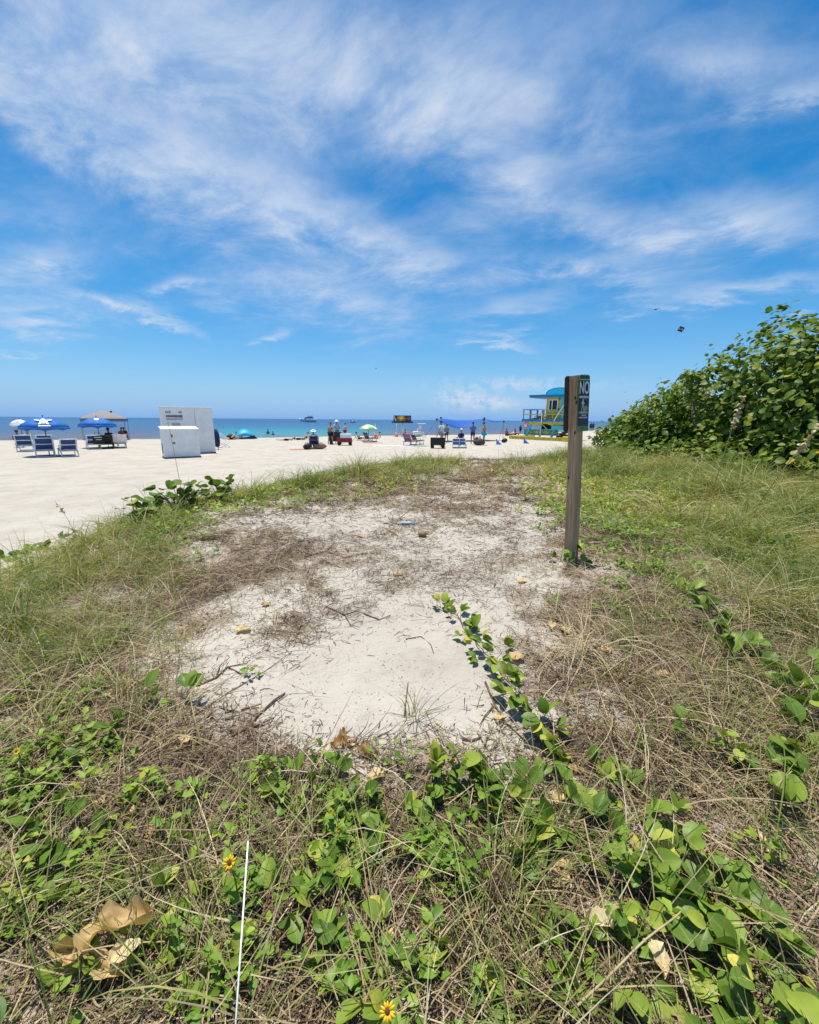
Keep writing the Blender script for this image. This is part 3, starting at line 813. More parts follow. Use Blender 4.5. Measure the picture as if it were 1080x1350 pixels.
    dd = MB().lathe([(.001, .02), (.17, .02), (.17, -.02), (.001, -.02)], 16); d2 = MB(); d2.add([(v[0] - 2.3, v[2] - 1.965, v[1] + 1.48) for v in dd.v], dd.f); d2.build('emblem', M_WHITE, tw)
    # orange rescue board and gear lying on the deck
    def on_tower(x, y, z): return tw.matrix_world @ Vector((x, y, z))
    bpy.context.view_layer.update()
    g = thing('rescue_board', 'orange rescue board lying on the lifeguard tower deck', 'rescue board', on_tower(-1.55, -1.0, D + .13), tw.rotation_euler.z)
    MB().prism([(1.25 * math.cos(a), .32 * math.sin(a)) for a in np.linspace(0, 2 * math.pi, 20, endpoint=False)], Matrix.Translation((0, 0, .02)) @ Matrix.Rotation(-.12, 4, 'Y'), .13).build('hull', C_['orange'], g, .03)
    MB().tube([(-.3, 0, .22), (.0, .0, .30), (.3, 0, .14)], .03, 6).build('grab_strap', M_BLACK, g)
    person('lifeguard in red shirt sitting on the tower deck behind the railing', on_tower(-.95, -.9, D + .13), tw.rotation_euler.z + 2.6, 1.7, 'floor', 'tan', 'dark', None, cloth('red', (.55, .05, .03)), cloth('black', (.02, .02, .02)))
    # yellow boards lying in front
    kerb = thing('yellow_timber_border', 'long yellow painted timber border lying on sand under the lifeguard tower', 'border', p + Vector((0, 0, 0)), tw.rotation_euler.z)
    for a, b_ in (((-4.1, -2.0), (3.6, -3.1)), ((-4.1, -2.0), (-3.3, 2.2))):
        a, b_ = Vector((*a, .17)), Vector((*b_, .17)); L = (b_ - a)
        MB().box((a + b_) / 2, (L.length, .28, .34), math.atan2(L.y, L.x)).build('timber', paint('yellow_weathered', (.58, .46, .07), .6, .3, 3.0), kerb, .02)
    MB().box((3.4, -3.25, .25), (1.7, .5, .5)).build('end_block', paint('bright_yellow', (.72, .60, .02), .5), kerb, .06)
    return tw, on_tower
tower, on_tower = lifeguard_tower()

# quad bike half hidden behind the signpost, under the tower
bpy.context.view_layer.update()
q = thing('quad_bike', 'dark quad bike parked under the lifeguard tower behind the signpost', 'quad bike', on_tower(2.35, -2.0, 0) + Vector((0, 0, -.0)), tower.rotation_euler.z)
for x in (-.62, .62):
    for y in (-.42, .42):
        def ring(rr, ww):
            pr = [(rr * .55, -ww), (rr * .9, -ww), (rr, -ww * .6), (rr, ww * .6), (rr * .9, ww), (rr * .55, ww), (rr * .55, -ww)]
            t_ = MB().lathe(pr, 20); o_ = MB(); o_.add([(v[0] + x, v[2] + y, v[1] + .30) for v in t_.v], t_.f, True); return o_
        wl = ring(.30, .13).build('wheel', M_BLACK, q)
        t_ = MB().lathe([(.001, .10), (.15, .10), (.165, .06), (.165, -.06), (.15, -.10), (.001, -.10)], 16); o_ = MB(); o_.add([(v[0] + x, v[2] + y, v[1] + .30) for v in t_.v], t_.f, True); o_.build('rim', M_STEEL, wl)
MB().box((0, 0, .52), (1.5, .5, .26)).box((.55, 0, .72), (.6, .66, .16), taper=.8).box((-.55, 0, .72), (.6, .66, .14), taper=.8).build('body', M_BLACK, q, .05)
MB().box((-.15, 0, .84), (.75, .30, .14)).build('seat', M_BLACK, q, .04)
MB().tube([(.35, -.42, 1.08), (.38, 0, 1.0), (.35, .42, 1.08)], .025, 6).tube([(.38, 0, 1.0), (.5, 0, .7)], .03, 6).build('handlebar', M_STEEL, q)
for y in (-.2, .2): MB().ball((.86, y, .72), .07).build('headlight', M_WHITE, q)

# ------------------------------------------------------------------ white storage boxes
p, m = beach_spot(253, 598.5)
big = thing('storage_bin', 'tall square white plywood storage bin with dark notices in its corner', 'storage bin', p, face(p) + R_(8))
W_, H_ = 59 * m, 57.5 * m
M_BOX = paint('white_plywood', (.82, .82, .81), .55, .09, 2.5)
plate('body', (W_, 1.1, H_), M_BOX, big, (0, .55, H_ / 2 + .06), .015)
plate('base_strip', (W_ + .04, 1.0, .10), paint('dark_grey_base', (.10, .10, .10), .8), big, (0, .55, .03), .01)  # dark grey strip along the foot of the bin
plate('cap', (W_ + .05, 1.16, .05), M_WHITE, big, (0, .55, H_ + .088), .01)
MB().box((.35, -.003, H_ / 2 + .06), (.018, .008, H_ - .06)).build('seam', paint('seam_grey', (.36, .37, .38), .7), big)
nt = MB()
for k, (z, w_, h_) in enumerate(((.20, .70, .11), (.42, .86, .13))):
    for i in range(9 if k == 0 else 14):
        if k == 0 and 2 < i < 7: continue
        nt.box((-W_ / 2 + .24 + i * (.090 if k == 0 else .058), -.004, H_ + .06 - z - .04), (.055 if k == 0 else .045, .012, h_ * (.8 + .4 * random.random())))
nt.build('lettering', paint('dull_maroon', (.16, .09, .13), .7), big)
nt = MB().box((-W_ / 2 + .62, -.004, H_ + .06 - .62), (.80, .012, .10)).box((-W_ / 2 + .66, -.004, H_ + .06 - .95), (.42, .012, .26))
nt.build('notice', paint('faded_grey', (.42, .44, .46), .7), big)
p2, m2 = beach_spot(241.5, 603.5)
sm = thing('storage_box', 'low white wooden storage box leaning in front of the tall white bin', 'storage box', p2, face(p2) + R_(7))
w2, h2 = 42.5 * m2, 34.5 * m2
plate('body', (w2, .85, h2), M_BOX, sm, (0, .425, h2 / 2 + .05), .015)
lid = MB(); lid.box((0, .47, h2 + .14), (w2 + .06, 1.0, .07), M=Matrix.Rotation(.12, 3, 'X')); lid.build('lid', M_WHITE, sm, .01)
plate('base_strip', (w2 + .05, .8, .10), paint('dark_grey_base', (.10, .10, .10), .8), sm, (0, .42, .02), .01)  # same dark grey strip along the foot of the low box
MB().tube([(-w2 / 2 - .012, .25, .25), (-w2 / 2 - .012, .25, .75)], .02, 6).build('handle', M_BLACK, sm)

# folded navy umbrella bundle and a chair frame standing behind the bin
p, m = beach_spot(288, 592.5)
fu = thing('folded_umbrella', 'closed navy beach umbrella standing beside the tall white bin', 'umbrella', p, face(p))
def pleat(t, r, z): return r * (1 + .16 * math.cos(t * 8)), z
MB().lathe([(.02, 1.35), (.16, 1.30), (.23, 1.0), (.20, .55), (.13, .22), (.03, .15)], 48, mod=pleat).build('canopy', M_NAVY, fu)
MB().tube([(0, 0, -.2), (0, 0, 1.45)], .025, 8).build('pole', M_WOODPOLE, fu)
MB().lathe([(.165, .52), (.225, .53), (.225, .58), (.165, .59)], 24).build('strap', M_BLACK, fu)
fu.rotation_euler = (0, -.14, fu.rotation_euler.z)
p, m = beach_spot(295, 590)
rk = thing('folding_chair_frame', 'bare white folding chair frame standing right of the closed navy umbrella', 'chair frame', p, face(p) + .5)
for y in (-.25, .25): MB().tube([(-.32, y, .02), (.32, y, .38), (.30, y, .62), (-.30, y, .98)], .02, 6).tube([(.32, y, .02), (-.32, y, .52)], .02, 6).build('side_tube', M_TUBE, rk)
for x, z in ((-.30, .98), (.32, .38), (-.32, .03)): MB().tube([(x, -.25, z), (x, .25, z)], .02, 6).build('cross_tube', M_TUBE, rk)

# ------------------------------------------------------------------ left group: umbrellas, loungers, tent
p, m = beach_spot(65.5, 601)
ua = umbrella('big blue beach umbrella with a white turtle emblem over the lounge chairs', p, 25.5 * m, 38 * m, 50 * m, M_BLUE, [[(x * .86, s_ * .80) for x, s_ in q_] for q_ in TURTLE], face(p), .03)
p, m = beach_spot(133, 590)
ub = umbrella('blue beach umbrella with a white letter shape beside the grey canopy tent', p, 20.5 * m, 29 * m, 39 * m, M_BLUE, [[(x * .85, s_ * .85) for x, s_ in q_] for q_ in DISC], face(p))
p, m = beach_spot(31, 582)
uc = umbrella('white and pale grey beach umbrella behind the turtle umbrella', p, 10 * m, 23 * m, 28.5 * m, M_WHITE, None, face(p), .12, paint('pale_grey_canvas', (.45, .47, .52), .7))
p, m = beach_spot(486, 581.5)
ud = umbrella('pale green beach umbrella over the dark chair at the shore', p, 11.5 * m, 16.5 * m, 21.5 * m, paint('pale_green_canvas', (.42, .62, .30), .7), None, face(p), .0, paint('mint_canvas', (.55, .72, .45), .7))

chair0 = make_chair('blue sling lounger with white frame left of the turtle umbrella pole, nearest one')
first = True
for px, py, sc, dz, lab in ((50.5, 603, 1.10, .02, 'front blue lounger left of the turtle umbrella pole'),
                            (82, 602.5, 1.02, .12, 'front blue lounger right of the turtle umbrella pole'),
                            (26, 595.5, 1.08, -.12, 'leftmost blue lounger at the edge of the frame'),
                            (52, 594, 1.05, .03, 'blue lounger behind the front left one under the turtle umbrella'),
                            (117, 592.5, 1.0, .10, 'blue lounger under the umbrella beside the grey tent')):
    p, m = beach_spot(px, py); p = p + Vector((0, .45, 0))
    if first:
        chair0.location = p; chair0.rotation_euler = (0, 0, face(p) + dz); chair0.scale = (sc,) * 3; chair0['label'] = lab; first = False
    else: dup(chair0, p, face(p) + dz, lab, None, sc)
p, m = beach_spot(135, 592)
ch = make_chair('black folding chair piled with bags between blue and white chairs', 'beach chair', M_BLACK, M_BLACK, .72, None); ch.location = p + Vector((0, .4, 0)); ch.rotation_euler = (0, 0, face(p)); del_ = None
bg = thing('beach_bag', 'black beach bag with pale print hanging on the black chair', 'bag', ch.location + Vector((0, -.62, .36)), face(p))
MB().box((0, 0, .26), (.62, .2, .56), taper=.86).build('body', M_BLACK, bg, .05)
MB().box((0, -.112, .40), (.40, .012, .06)).box((.02, -.112, .26), (.30, .012, .05)).build('print', paint('pale_green_print', (.45, .60, .50), .7), bg)
MB().tube([(-.2, -.06, .5), (-.12, -.06, .72), (.12, -.06, .72), (.2, -.06, .5)], .016, 6).build('handle', M_BLACK, bg)
p, m = beach_spot(153, 591)
ch2 = make_chair('chair draped in a white towel below the grey tent', 'beach chair', M_WHITE, M_STEEL, .66, None); ch2.location = p + Vector((0, .4, 0)); ch2.rotation_euler = (0, 0, face(p) + .05)
tw_ = thing('draped_towel', 'white towel draped over the back of a beach chair', 'towel', ch2.location, ch2.rotation_euler.z)
vs, fs = [], []
for i in range(13):
    for j in range(9):
        x = -.40 + .80 * i / 12; s_ = j / 8
        vs.append((x * (1 + .06 * s_), -.60 + .22 * s_ + .018 * math.sin(i * 1.9 + j * .4), 0.93 - .58 * s_ - .05 * math.sin(math.pi * i / 12) * (1 - s_)))
fs = [(i * 9 + j, i * 9 + j + 1, i * 9 + 10 + j, i * 9 + 9 + j) for i in range(12) for j in range(8)]
MB().add(vs, fs, True).build('cloth', paint('white_towel', (.74, .73, .74), .95), tw_).modifiers.new('thick', 'SOLIDIFY').thickness = .012
# grey pop-up tent
p, m = beach_spot(141, 579.5)
tn = thing('canopy_tent', 'grey pop-up canopy tent on thin steel legs near the waterline', 'canopy tent', p, face(p) + R_(4))
hw, ez, pz = 24 * m, 27.0 * m, 37.5 * m
hd = 1.3
b = MB(); n_ = 6
vs, fs = [], []
for j in range(n_ + 1):
    t = j / n_; w_ = hw * (1 - t) ** .92; d_ = hd * (1 - t) ** .92; z = ez + (pz - ez) * (t ** .85)
    for q_ in range(20):
        s_ = q_ / 5; k_ = int(s_); f_ = s_ - k_; cs = [(-1, -1), (1, -1), (1, 1), (-1, 1), (-1, -1)]
        x = cs[k_][0] * (1 - f_) + cs[k_ + 1][0] * f_; y = cs[k_][1] * (1 - f_) + cs[k_ + 1][1] * f_
        vs.append((x * w_, y * d_, z - .05 * math.sin(math.pi * f_) * (1 - t)))
for j in range(n_):
    for k in range(20): fs.append((j * 20 + k, j * 20 + (k + 1) % 20, j * 20 + 20 + (k + 1) % 20, j * 20 + 20 + k))
M_GREYC = paint('grey_canvas', (.27, .235, .235), .8, .1)
MB().add(vs, fs).build('canopy', M_GREYC, tn).modifiers.new('thick', 'SOLIDIFY').thickness = .01
b = MB()
for (c, sz) in (((0, -hd - .012, ez - .12), (2 * hw, .012, .26)), ((0, hd + .012, ez - .12), (2 * hw, .012, .26)), ((-hw - .012, 0, ez - .12), (.012, 2 * hd, .26)), ((hw + .012, 0, ez - .12), (.012, 2 * hd, .26))): b.box(c, sz)
b.build('valance', paint('dark_grey_canvas', (.16, .16, .19), .8), tn)
for x in (-hw + .03, hw - .03):
    for y in (-hd + .03, hd - .03): MB().tube([(x, y, -.1), (x, y, ez)], .028, 6).build('leg', M_STEEL, tn)
MB().ball((.62, 0, pz - .12), .10).build('finial', M_BLACK, tn)

# people on the left
for px, py, lab, kw in ((26, 590, 'dark haired person sitting low in front of the leftmost lounger', dict(pose='sit', skin='brown', hair='dark', shirt=cloth('charcoal', (.05, .05, .06)))),
                        (38, 588, 'brown haired person sitting beyond the blue loungers', dict(pose='sit', skin='tan', hair='brown', shirt=cloth('sand', (.40, .34, .27)))),
                        (147, 588.5, 'dark haired person in black sitting behind the white towel', dict(pose='sit', skin='brown', hair='dark', shirt=cloth('black', (.02, .02, .02)))),
                        (161, 580.5, 'person in rust brown shirt sitting under the grey tent edge', dict(pose='sit', skin='brown', hair='dark', shirt=cloth('rust', (.16, .045, .025)), trunks=cloth('black', (.02, .02, .02)))),
                        (165.5, 580, 'person in black sitting at the right tent leg', dict(pose='sit', skin='brown', hair='dark', shirt=cloth('black', (.02, .02, .02)), trunks=cloth('black', (.02, .02, .02))))):
    p, m = beach_spot(px, py)
    person(lab, p, face(p) + random.uniform(-.4, .4), 1.75 if px != 147 else 1.95, **kw)
    st = thing('beach_stool', 'low dark seat under the ' + lab.split(' sitting')[0], 'stool', p, face(p))
    MB().box((0, 0, .235), (.42, .40, .05)).build('seat', M_BLACK, st, .01)
    for x in (-.17, .17):
        for y in (-.16, .16): MB().tube([(x, y, -.05), (x * .9, y * .9, .22)], .016, 6).build('leg', M_STEEL, st)

# ------------------------------------------------------------------ middle of the beach
def bather(label, px, py, rot, **kw):
    p, m = beach_spot(px, py); return person(label, p, face(p) + rot, group='sunbathers lying on the sand', **kw)
def towel(label, px, py, w, l, rot, m_):
    p, m = beach_spot(px, py); vs = []
    for i in range(9):
        for j in range(13):
            x = -w / 2 + w * i / 8; y = -l / 2 + l * j / 12; vs.append((x, y, .018 + .012 * math.sin(i * 1.7 + j) * math.sin(j * 1.1)))
    fs = [(i * 13 + j, i * 13 + 13 + j, i * 13 + 14 + j, i * 13 + 1 + j) for i in range(8) for j in range(12)]
    o = MB().add(vs, fs, True).build('beach_towel', m_); o.location = p; o.rotation_euler = (0, 0, face(p) + rot); o.modifiers.new('thick', 'SOLIDIFY').thickness = .012
    return tag(o, label, 'towel')
bather('sunbather in dark swimwear lying left of the turquoise tent', 309, 579, 1.2, pose='lie', skin='tan', hair='brown', trunks=cloth('maroon', (.13, .02, .03)))
bather('sunbather lying with raised knees beside the dark bag left of turquoise tent', 305, 579.5, 1.9, pose='prop', skin='light', hair='brown', trunks=cloth('black', (.02, .02, .02)))
bather('pale sunbather lying flat, first one right of the turquoise tent', 378, 581, 1.5, pose='lie', skin='light', hair='brown', trunks=cloth('maroon', (.13, .02, .03)))
bather('sunbather lying flat behind the person in navy chair', 394, 580, 1.45, pose='lie', skin='tan', hair='dark', trunks=cloth('charcoal', (.05, .05, .06)))
bather('sunbather propped on elbows behind the person in navy chair', 400, 579.7, 1.7, pose='prop', skin='light', hair='brown', trunks=cloth('sand', (.40, .34, .27)))
towel('salmon pink towel spread left of the person in navy chair', 396, 592.5, .7, 1.3, 1.3, paint('salmon_towel', (.62, .22, .14), .95))
towel('white towel spread on open sand below the screen', 519, 588, .9, 3.2, 1.5, paint('white_towel', (.74, .73, .74), .95))
towel('teal towel lying in front of the black chair', 551, 588, .8, 1.8, 1.2, paint('teal_towel', (.05, .27, .30), .95))
towel('red towel beneath the green umbrella', 481, 580.5, .8, 1.6, 1.5, paint('red_towel', (.42, .06, .05), .95))
towel('pink striped towel on the sand right of the green umbrella', 492, 584, .7, 1.6, 1.5, paint('pink_towel', (.58, .28, .22), .95))
# turquoise pop-up shelter
p, m = beach_spot(323, 578.5)
sh = thing('beach_shelter', 'turquoise dome beach shelter near the waterline', 'beach tent', p, face(p) + .1)
rx, rz_ = 11.0 * m, 12.5 * m
vs, fs = [], []
for i in range(17):
    a = math.pi * i / 16
    for j in range(9):
        c_ = math.pi / 2 * j / 8
        vs.append((-rx * math.cos(a), -1.0 * math.cos(c_) + .3, rz_ * math.sin(a) ** .8 * (.35 + .65 * math.sin(c_))))
fs = [(i * 9 + j, i * 9 + 9 + j, i * 9 + 10 + j, i * 9 + 1 + j) for i in range(16) for j in range(8)]
MB().add(vs, fs, True).build('shell', paint('turquoise_nylon', (.01, .36, .58), .5), sh).modifiers.new('thick', 'SOLIDIFY').thickness = .01
vs = [(-rx * math.cos(math.pi * i / 16), .32, rz_ * .97 * math.sin(math.pi * i / 16) ** .8) for i in range(17)]
MB().tube([tuple(v) for v in vs], .025, 6).build('hoop', M_BLACK, sh)
MB().add([(-rx * .9, -.80, .02), (rx * 1.35, -.80, .02), (rx * .95, -.78, rz_ * .40), (rx * .2, -.80, rz_ * .22), (-rx * .5, -.80, rz_ * .16)], [(0, 1, 2, 3, 4)]).build('dark_opening', M_NAVY, sh).modifiers.new('thick', 'SOLIDIFY').thickness = .02  # navy sheet paints in the shade of the shelter's opening
# two swimmers
for px, s_, lab in ((353.5, 13, 'dark swimmer standing in the shallows, left of the pair'), (360, 10, 'dark swimmer low in the water, right of the pair')):
    d = ray(px, 571.3); y = (shore_y(-13.0) + s_); p = EYE + d * (y / d[1])
    person(lab, (p[0], y, WATER_Z - (1.05 if s_ > 11 else 1.28)), random.random() * 3, 1.75, 'stand', 'brown', 'dark', None, None, cloth('black', (.02, .02, .02)), 'bathers in the water')
# person in the navy chair
p, m = beach_spot(412, 592)
nc = make_chair('navy low beach chair with a seated person in a white hat', 'beach chair', M_NAVY, M_STEEL, .62, None); nc.location = p + Vector((0, .5, 0)); nc.scale = (1.0,) * 3; nc.rotation_euler = (0, 0, face(p))
person('person in white hat seated in the navy beach chair', nc.location + Vector((0, -.06, .05)), face(p), 1.85, 'sit', 'tan', 'grey', (M_WHITE, True), cloth('pale_blue', (.45, .52, .62)), cloth('navy', (.02, .03, .10)))
def bag(label, px, py, sx, sy, sz, m_, rot=0.0):
    p, m = beach_spot(px, py); o = thing('bag', label, 'bag', p, face(p) + rot)
    b = MB().ball((0, 0, sz * .48), (sx / 2, sy / 2, sz * .5), 14, 9); b.v = [(x + .04 * math.sin(7 * z), y, max(z, .0) * (1 + .12 * math.sin(9 * x))) for x, y, z in b.v]
    b.build('body', m_, o); MB().tube([(-sx * .22, 0, sz * .85), (-sx * .1, 0, sz * 1.15), (sx * .1, 0, sz * 1.15), (sx * .22, 0, sz * .85)], .014, 6).build('handle', M_BLACK, o)
    return o
bag('dark bag on the sand left of the person in navy chair', 404.5, 592.5, .55, .4, .42, M_BLACK)
bag('dusty pink bundle on the sand right of the person in navy chair', 421, 592, .95, .5, .42, paint('dusty_pink', (.30, .17, .15), .9, .4, 14))
bag('dark backpack lying beside the left sunbathers', 304, 579.2, .8, .5, .5, M_BLACK)
# cart and the people around it
M_RED = paint('dark_red', (.26, .02, .03), .5)
p, m = beach_spot(436, 586)
person('shirtless person in black shorts pulling the dark cart', p, face(p) - .5, 1.78, 'pull', 'tan', 'brown', None, None, cloth('black', (.02, .02, .02)))
p, m = beach_spot(445, 584.5)
person('person in wide white hat and light blue shirt holding something', p, face(p) + 2.9, 1.92, 'hold', 'tan', 'dark', (M_WHITE, True), cloth('light_blue', (.42, .53, .68)), cloth('grey', (.30, .31, .33)))
p, m = beach_spot(455, 578)
person('person in pale pink top with dark bag behind the cooler', p, face(p) - .8, 1.6, 'hold', 'tan', 'dark', None, cloth('pale_pink', (.55, .40, .40)), cloth('dark_red', (.26, .03, .03)))
def wagon(label, px, py, L, wd, H, m_, rot, lid=None):
    p, m = beach_spot(px, py); o = thing('beach_wagon', label, 'wagon', p, face(p) + rot)
    b = MB(); z0 = .26
    b.box((0, -wd / 2, z0 + H / 2), (L, .03, H)).box((0, wd / 2, z0 + H / 2), (L, .03, H)).box((-L / 2 + .015, 0, z0 + H / 2), (.03, wd - .03, H)).box((L / 2 - .015, 0, z0 + H / 2), (.03, wd - .03, H)).box((0, 0, z0 - .015), (L, wd, .03))
    b.build('tub', m_, o, .008)
    for x in (-L / 2 + .14, L / 2 - .14):
        for y in (-wd / 2 + .02, wd / 2 - .02):
            t_ = MB().lathe([(.02, -.045), (.12, -.045), (.135, 0), (.12, .045), (.02, .045)], 14); o_ = MB(); o_.add([(v[0] + x, v[2] + y, v[1] + .125) for v in t_.v], t_.f, True); o_.build('wheel', M_BLACK, o)
    MB().tube([(L / 2, 0, z0), (L / 2 + .45, 0, z0 + .55)], .016, 6).tube([(L / 2 + .45, -.1, z0 + .55), (L / 2 + .45, .1, z0 + .55)], .018, 6).build('handle', M_STEEL, o)
    if lid: MB().box((.1, 0, z0 + H + .16), (L * .74, wd * .9, .34)).build('load', lid, o, .03)
    return o
wagon('dark grey cart between the shirtless person and the white hat person', 442.5, 585.5, 1.0, .55, .72, paint('charcoal_cart', (.035, .035, .04), .6), 0.0)
wagon('dark red wagon carrying a white cooler', 454.5, 587, 1.15, .6, .30, M_RED, .05, M_WHITE)
# chair under the green umbrella
c_ = make_chair('dark green chair under the pale green umbrella', 'beach chair', paint('dark_green_sling', (.03, .09, .09), .8), M_STEEL, .6, None)
p, m = beach_spot(487, 583); c_.location = p; c_.rotation_euler = (0, 0, face(p) - .9)
bather('sunbather sitting on the red towel by the green umbrella', 474.5, 579, -.8, pose='prop', skin='tan', hair='dark', trunks=cloth('black', (.02, .02, .02)))
bather('person in pink lying right of the green umbrella', 496, 578.5, .9, pose='prop', skin='light', hair='dark', trunks=cloth('pink', (.5, .16, .16)))
def cone(label, px, py):
    p, m = beach_spot(px, py); o = thing('traffic_cone', label, 'cone', p, 0, 'orange cones along the waterline')
    org = paint('cone_orange', (.72, .12, .03), .5)
    MB().lathe([(.19, .04), (.05, .75), (.001, .76)], 18).box((0, 0, .02), (.46, .46, .04)).build('body', org, o)
    MB().lathe([(.148, .28), (.108, .48)], 18).build('band', M_WHITE, o)
    MB().tube([(0, 0, .74), (0, 0, 1.5)], .022, 6).build('rod', M_WHITE, o)
cone('orange cone with white rod left of the screen pole', 523, 575.8); cone('orange cone standing right of the green umbrella', 495, 576)
# screen on a pole
p, m = beach_spot(530.5, 575)
sc_ = thing('screen_sign', 'wide black lit screen on a white pole at the waterline', 'screen', p, face(p))
W_ = 23 * m; zb = 17.0 * m; Hs = 7.6 * m
MB().tube([(0, 0, -.2), (0, 0, zb)], .075, 10).build('pole', M_WHITE, sc_)
MB().box((0, 0, zb + .1), (27.5 * m, .7, .18)).build('shelf', paint('near_black', (.012, .013, .018), .5), sc_, .02)
MB().box((0, 0, zb + .19 + Hs / 2), (W_, .28, Hs)).build('casing', paint('near_black', (.012, .013, .018), .5), sc_, .02)
def screen_mat():
    mm, t, b = new_mat('screen_picture'); tc = nd(t, 'ShaderNodeTexCoord').outputs['Generated']
    sx = nd(t, 'ShaderNodeSeparateXYZ', i_0=tc); X, Z = S(t, sx.outputs[0]), S(t, sx.outputs[2]); nn = noise(t, tc, 5.0, 3, .6)
    d1 = ((X - .42) * 3.4); d2 = (Z - .52) * 1.5; g = ((d1 * d1 + d2 * d2) * -2.6).exp() * nn.ramp(.3, .6)
    col = mixc(t, g, (.004, .004, .008), (.62, .30, .03))
    e1 = (X - .44) * 7.0; e2 = (Z - .75) * 3.5; col = mixc(t, ((e1 * e1 + e2 * e2) * -1.6).exp() * .8, col, (.22, .34, .04))
    f1 = (X - .87) * 9.0; f2 = (Z - .5) * 2.6; col = mixc(t, ((f1 * f1 + f2 * f2) * -1.8).exp() * nn.ramp(.35, .6) * .7, col, (.35, .06, .09))
    h1 = ((X - .06) + (Z - .5) * .12) * 26.0; col = mixc(t, ((h1 * h1) * -1.2).exp() * .5, col, (.5, .5, .55))
    b.inputs['Base Color'].default_value = (.01, .01, .01, 1); t.links.new(col, b.inputs['Emission Color']); b.inputs['Emission Strength'].default_value = .9; b.inputs['Roughness'].default_value = .3
    return mm
MB().box((0, -.15, zb + .19 + Hs / 2), (W_ * .97, .02, Hs * .9)).build('display', screen_mat(), sc_)
# chairs, skiff and people right of the screen
c_ = make_chair('chair in red white and blue stripes right of the screen pole', 'beach chair', paint('striped_sling', (.30, .10, .16), .8, .6, 14), M_STEEL, .6, None)
p, m = beach_spot(540, 587); c_.location = p; c_.scale = (1.05,) * 3; c_.rotation_euler = (0, 0, face(p) - .55)
c_ = make_chair('black folding chair below the white skiff', 'beach chair', M_BLACK, M_STEEL, .55, None)
p, m = beach_spot(549.5, 586); c_.location = p; c_.scale = (.92,) * 3; c_.rotation_euler = (0, 0, face(p) - .8)
bather('person in orange sitting near the waterline right of the screen pole', 534, 576.5, .5, pose='floor', skin='light', hair='brown', shirt=cloth('orange', (.6, .16, .08)))
p, m = beach_spot(552, 575.5)
sk = thing('white_skiff', 'small white boat pulled up on the sand', 'boat', p + Vector((0, 0, .0)), face(p) + .2)
def hull(L, B, Hh, m_, parent, name='hull', bow=1):
    vs, fs = [], []; n_ = 12
    for i in range(n_ + 1):
        t = i / n_; w_ = B / 2 * (1 - max(0, (t - .35) / .65) ** 2.2) + .02; sh_ = Hh * (1 + .28 * t * t)
        for k in range(9):
            a = -1 + 2 * k / 8; vs.append(((-L / 2 + L * t) * bow, w_ * math.copysign(abs(a) ** .6, a), sh_ * abs(a) ** 2.2 + .0 + .25 * Hh * t ** 3 * (1 - abs(a))))
    fs = [(i * 9 + k, i * 9 + 9 + k, i * 9 + 10 + k, i * 9 + 1 + k) for i in range(n_) for k in range(8)] + [tuple(range(9))]
    fs += [(i * 9, i * 9 + 8, i * 9 + 17, i * 9 + 9) for i in range(n_)]
    return MB().add(vs, fs, True).build(name, m_, parent)
hull(14 * m, 1.2, .62, M_WHITE, sk)
MB().box((.1, 0, 1.0), (.5, .6, .7), taper=.7).box((.35, 0, 1.55), (.9, .75, .06)).build('console', M_WHITE, sk, .03)
MB().tube([(-.2, -.3, .7), (-.05, -.3, 1.55)], .03, 6).tube([(-.2, .3, .7), (-.05, .3, 1.55)], .03, 6).build('arch', M_STEEL, sk)
p, m = beach_spot(582.5, 589)
person('person in white shirt and grey shorts bending over the black wagon', p, face(p) + .9, 1.95, 'pull', 'tan', 'dark', None, cloth('white', (.70, .69, .70)), cloth('grey', (.30, .31, .33)))
wagon('black fabric wagon in front of the person in white shirt', 577, 591, 1.05, .6, .50, M_BLACK, .03)
p, m = beach_spot(588.5, 583)
person('dark haired person standing behind the one in white shirt', p, face(p) - .3, 1.62, 'stand', 'tan', 'dark', None, cloth('grey_top', (.22, .22, .24)), cloth('charcoal', (.05, .05, .06)))
for k, (px, py, dz) in enumerate(((602, 591, .0), (610.5, 591, -.12))):
    c_ = make_chair('blue and white patterned folding chair, ' + ('left' if k == 0 else 'right') + ' of the pair under the blue shade', 'beach chair', paint('blue_white_sling', (.10, .16, .42), .8, .7, 18), M_WHITE, .62, 'patterned chairs under the blue shade')
    p, m = beach_spot(px, py); c_.location = p + Vector((0, .4, 0)); c_.rotation_euler = (0, 0, face(p) + dz); c_.scale = (.8,) * 3
p, m = beach_spot(607, 586.5)
person('person in white cap and sunglasses sitting beyond the patterned chairs', p, face(p) + 2.8, 1.95, 'sit', 'tan', 'dark', (M_WHITE, False), cloth('navy', (.02, .03, .10)), cloth('navy', (.02, .03, .10)))
p, m = beach_spot(623, 585.5)
person('person in blue shirt and navy shorts standing under the shade', p, face(p) + .1, 1.88, 'hold', 'tan', 'dark', None, cloth('slate_blue', (.14, .20, .46)), cloth('navy', (.02, .03, .10)))
p, m = beach_spot(638, 587)
person('shirtless person in aqua shorts standing by the shade pole', p, face(p) + 1.2, 1.86, 'hold', 'tan', 'dark', None, None, cloth('aqua', (.03, .48, .56)))
bag('dark patterned bag pile between the two standing people', 631, 587, 1.0, .6, .55, paint('dark_pattern', (.08, .06, .06), .9, .7, 16))
bag('tall dark bag leaning in the middle of the bag pile', 628, 586.5, .45, .35, .65, M_BLACK)
p, m = beach_spot(632.5, 584)
person('pale child sitting on the sand behind the bag pile', p, face(p) + .3, 1.15, 'floor', 'light', 'brown', None, cloth('sand', (.40, .34, .27)))
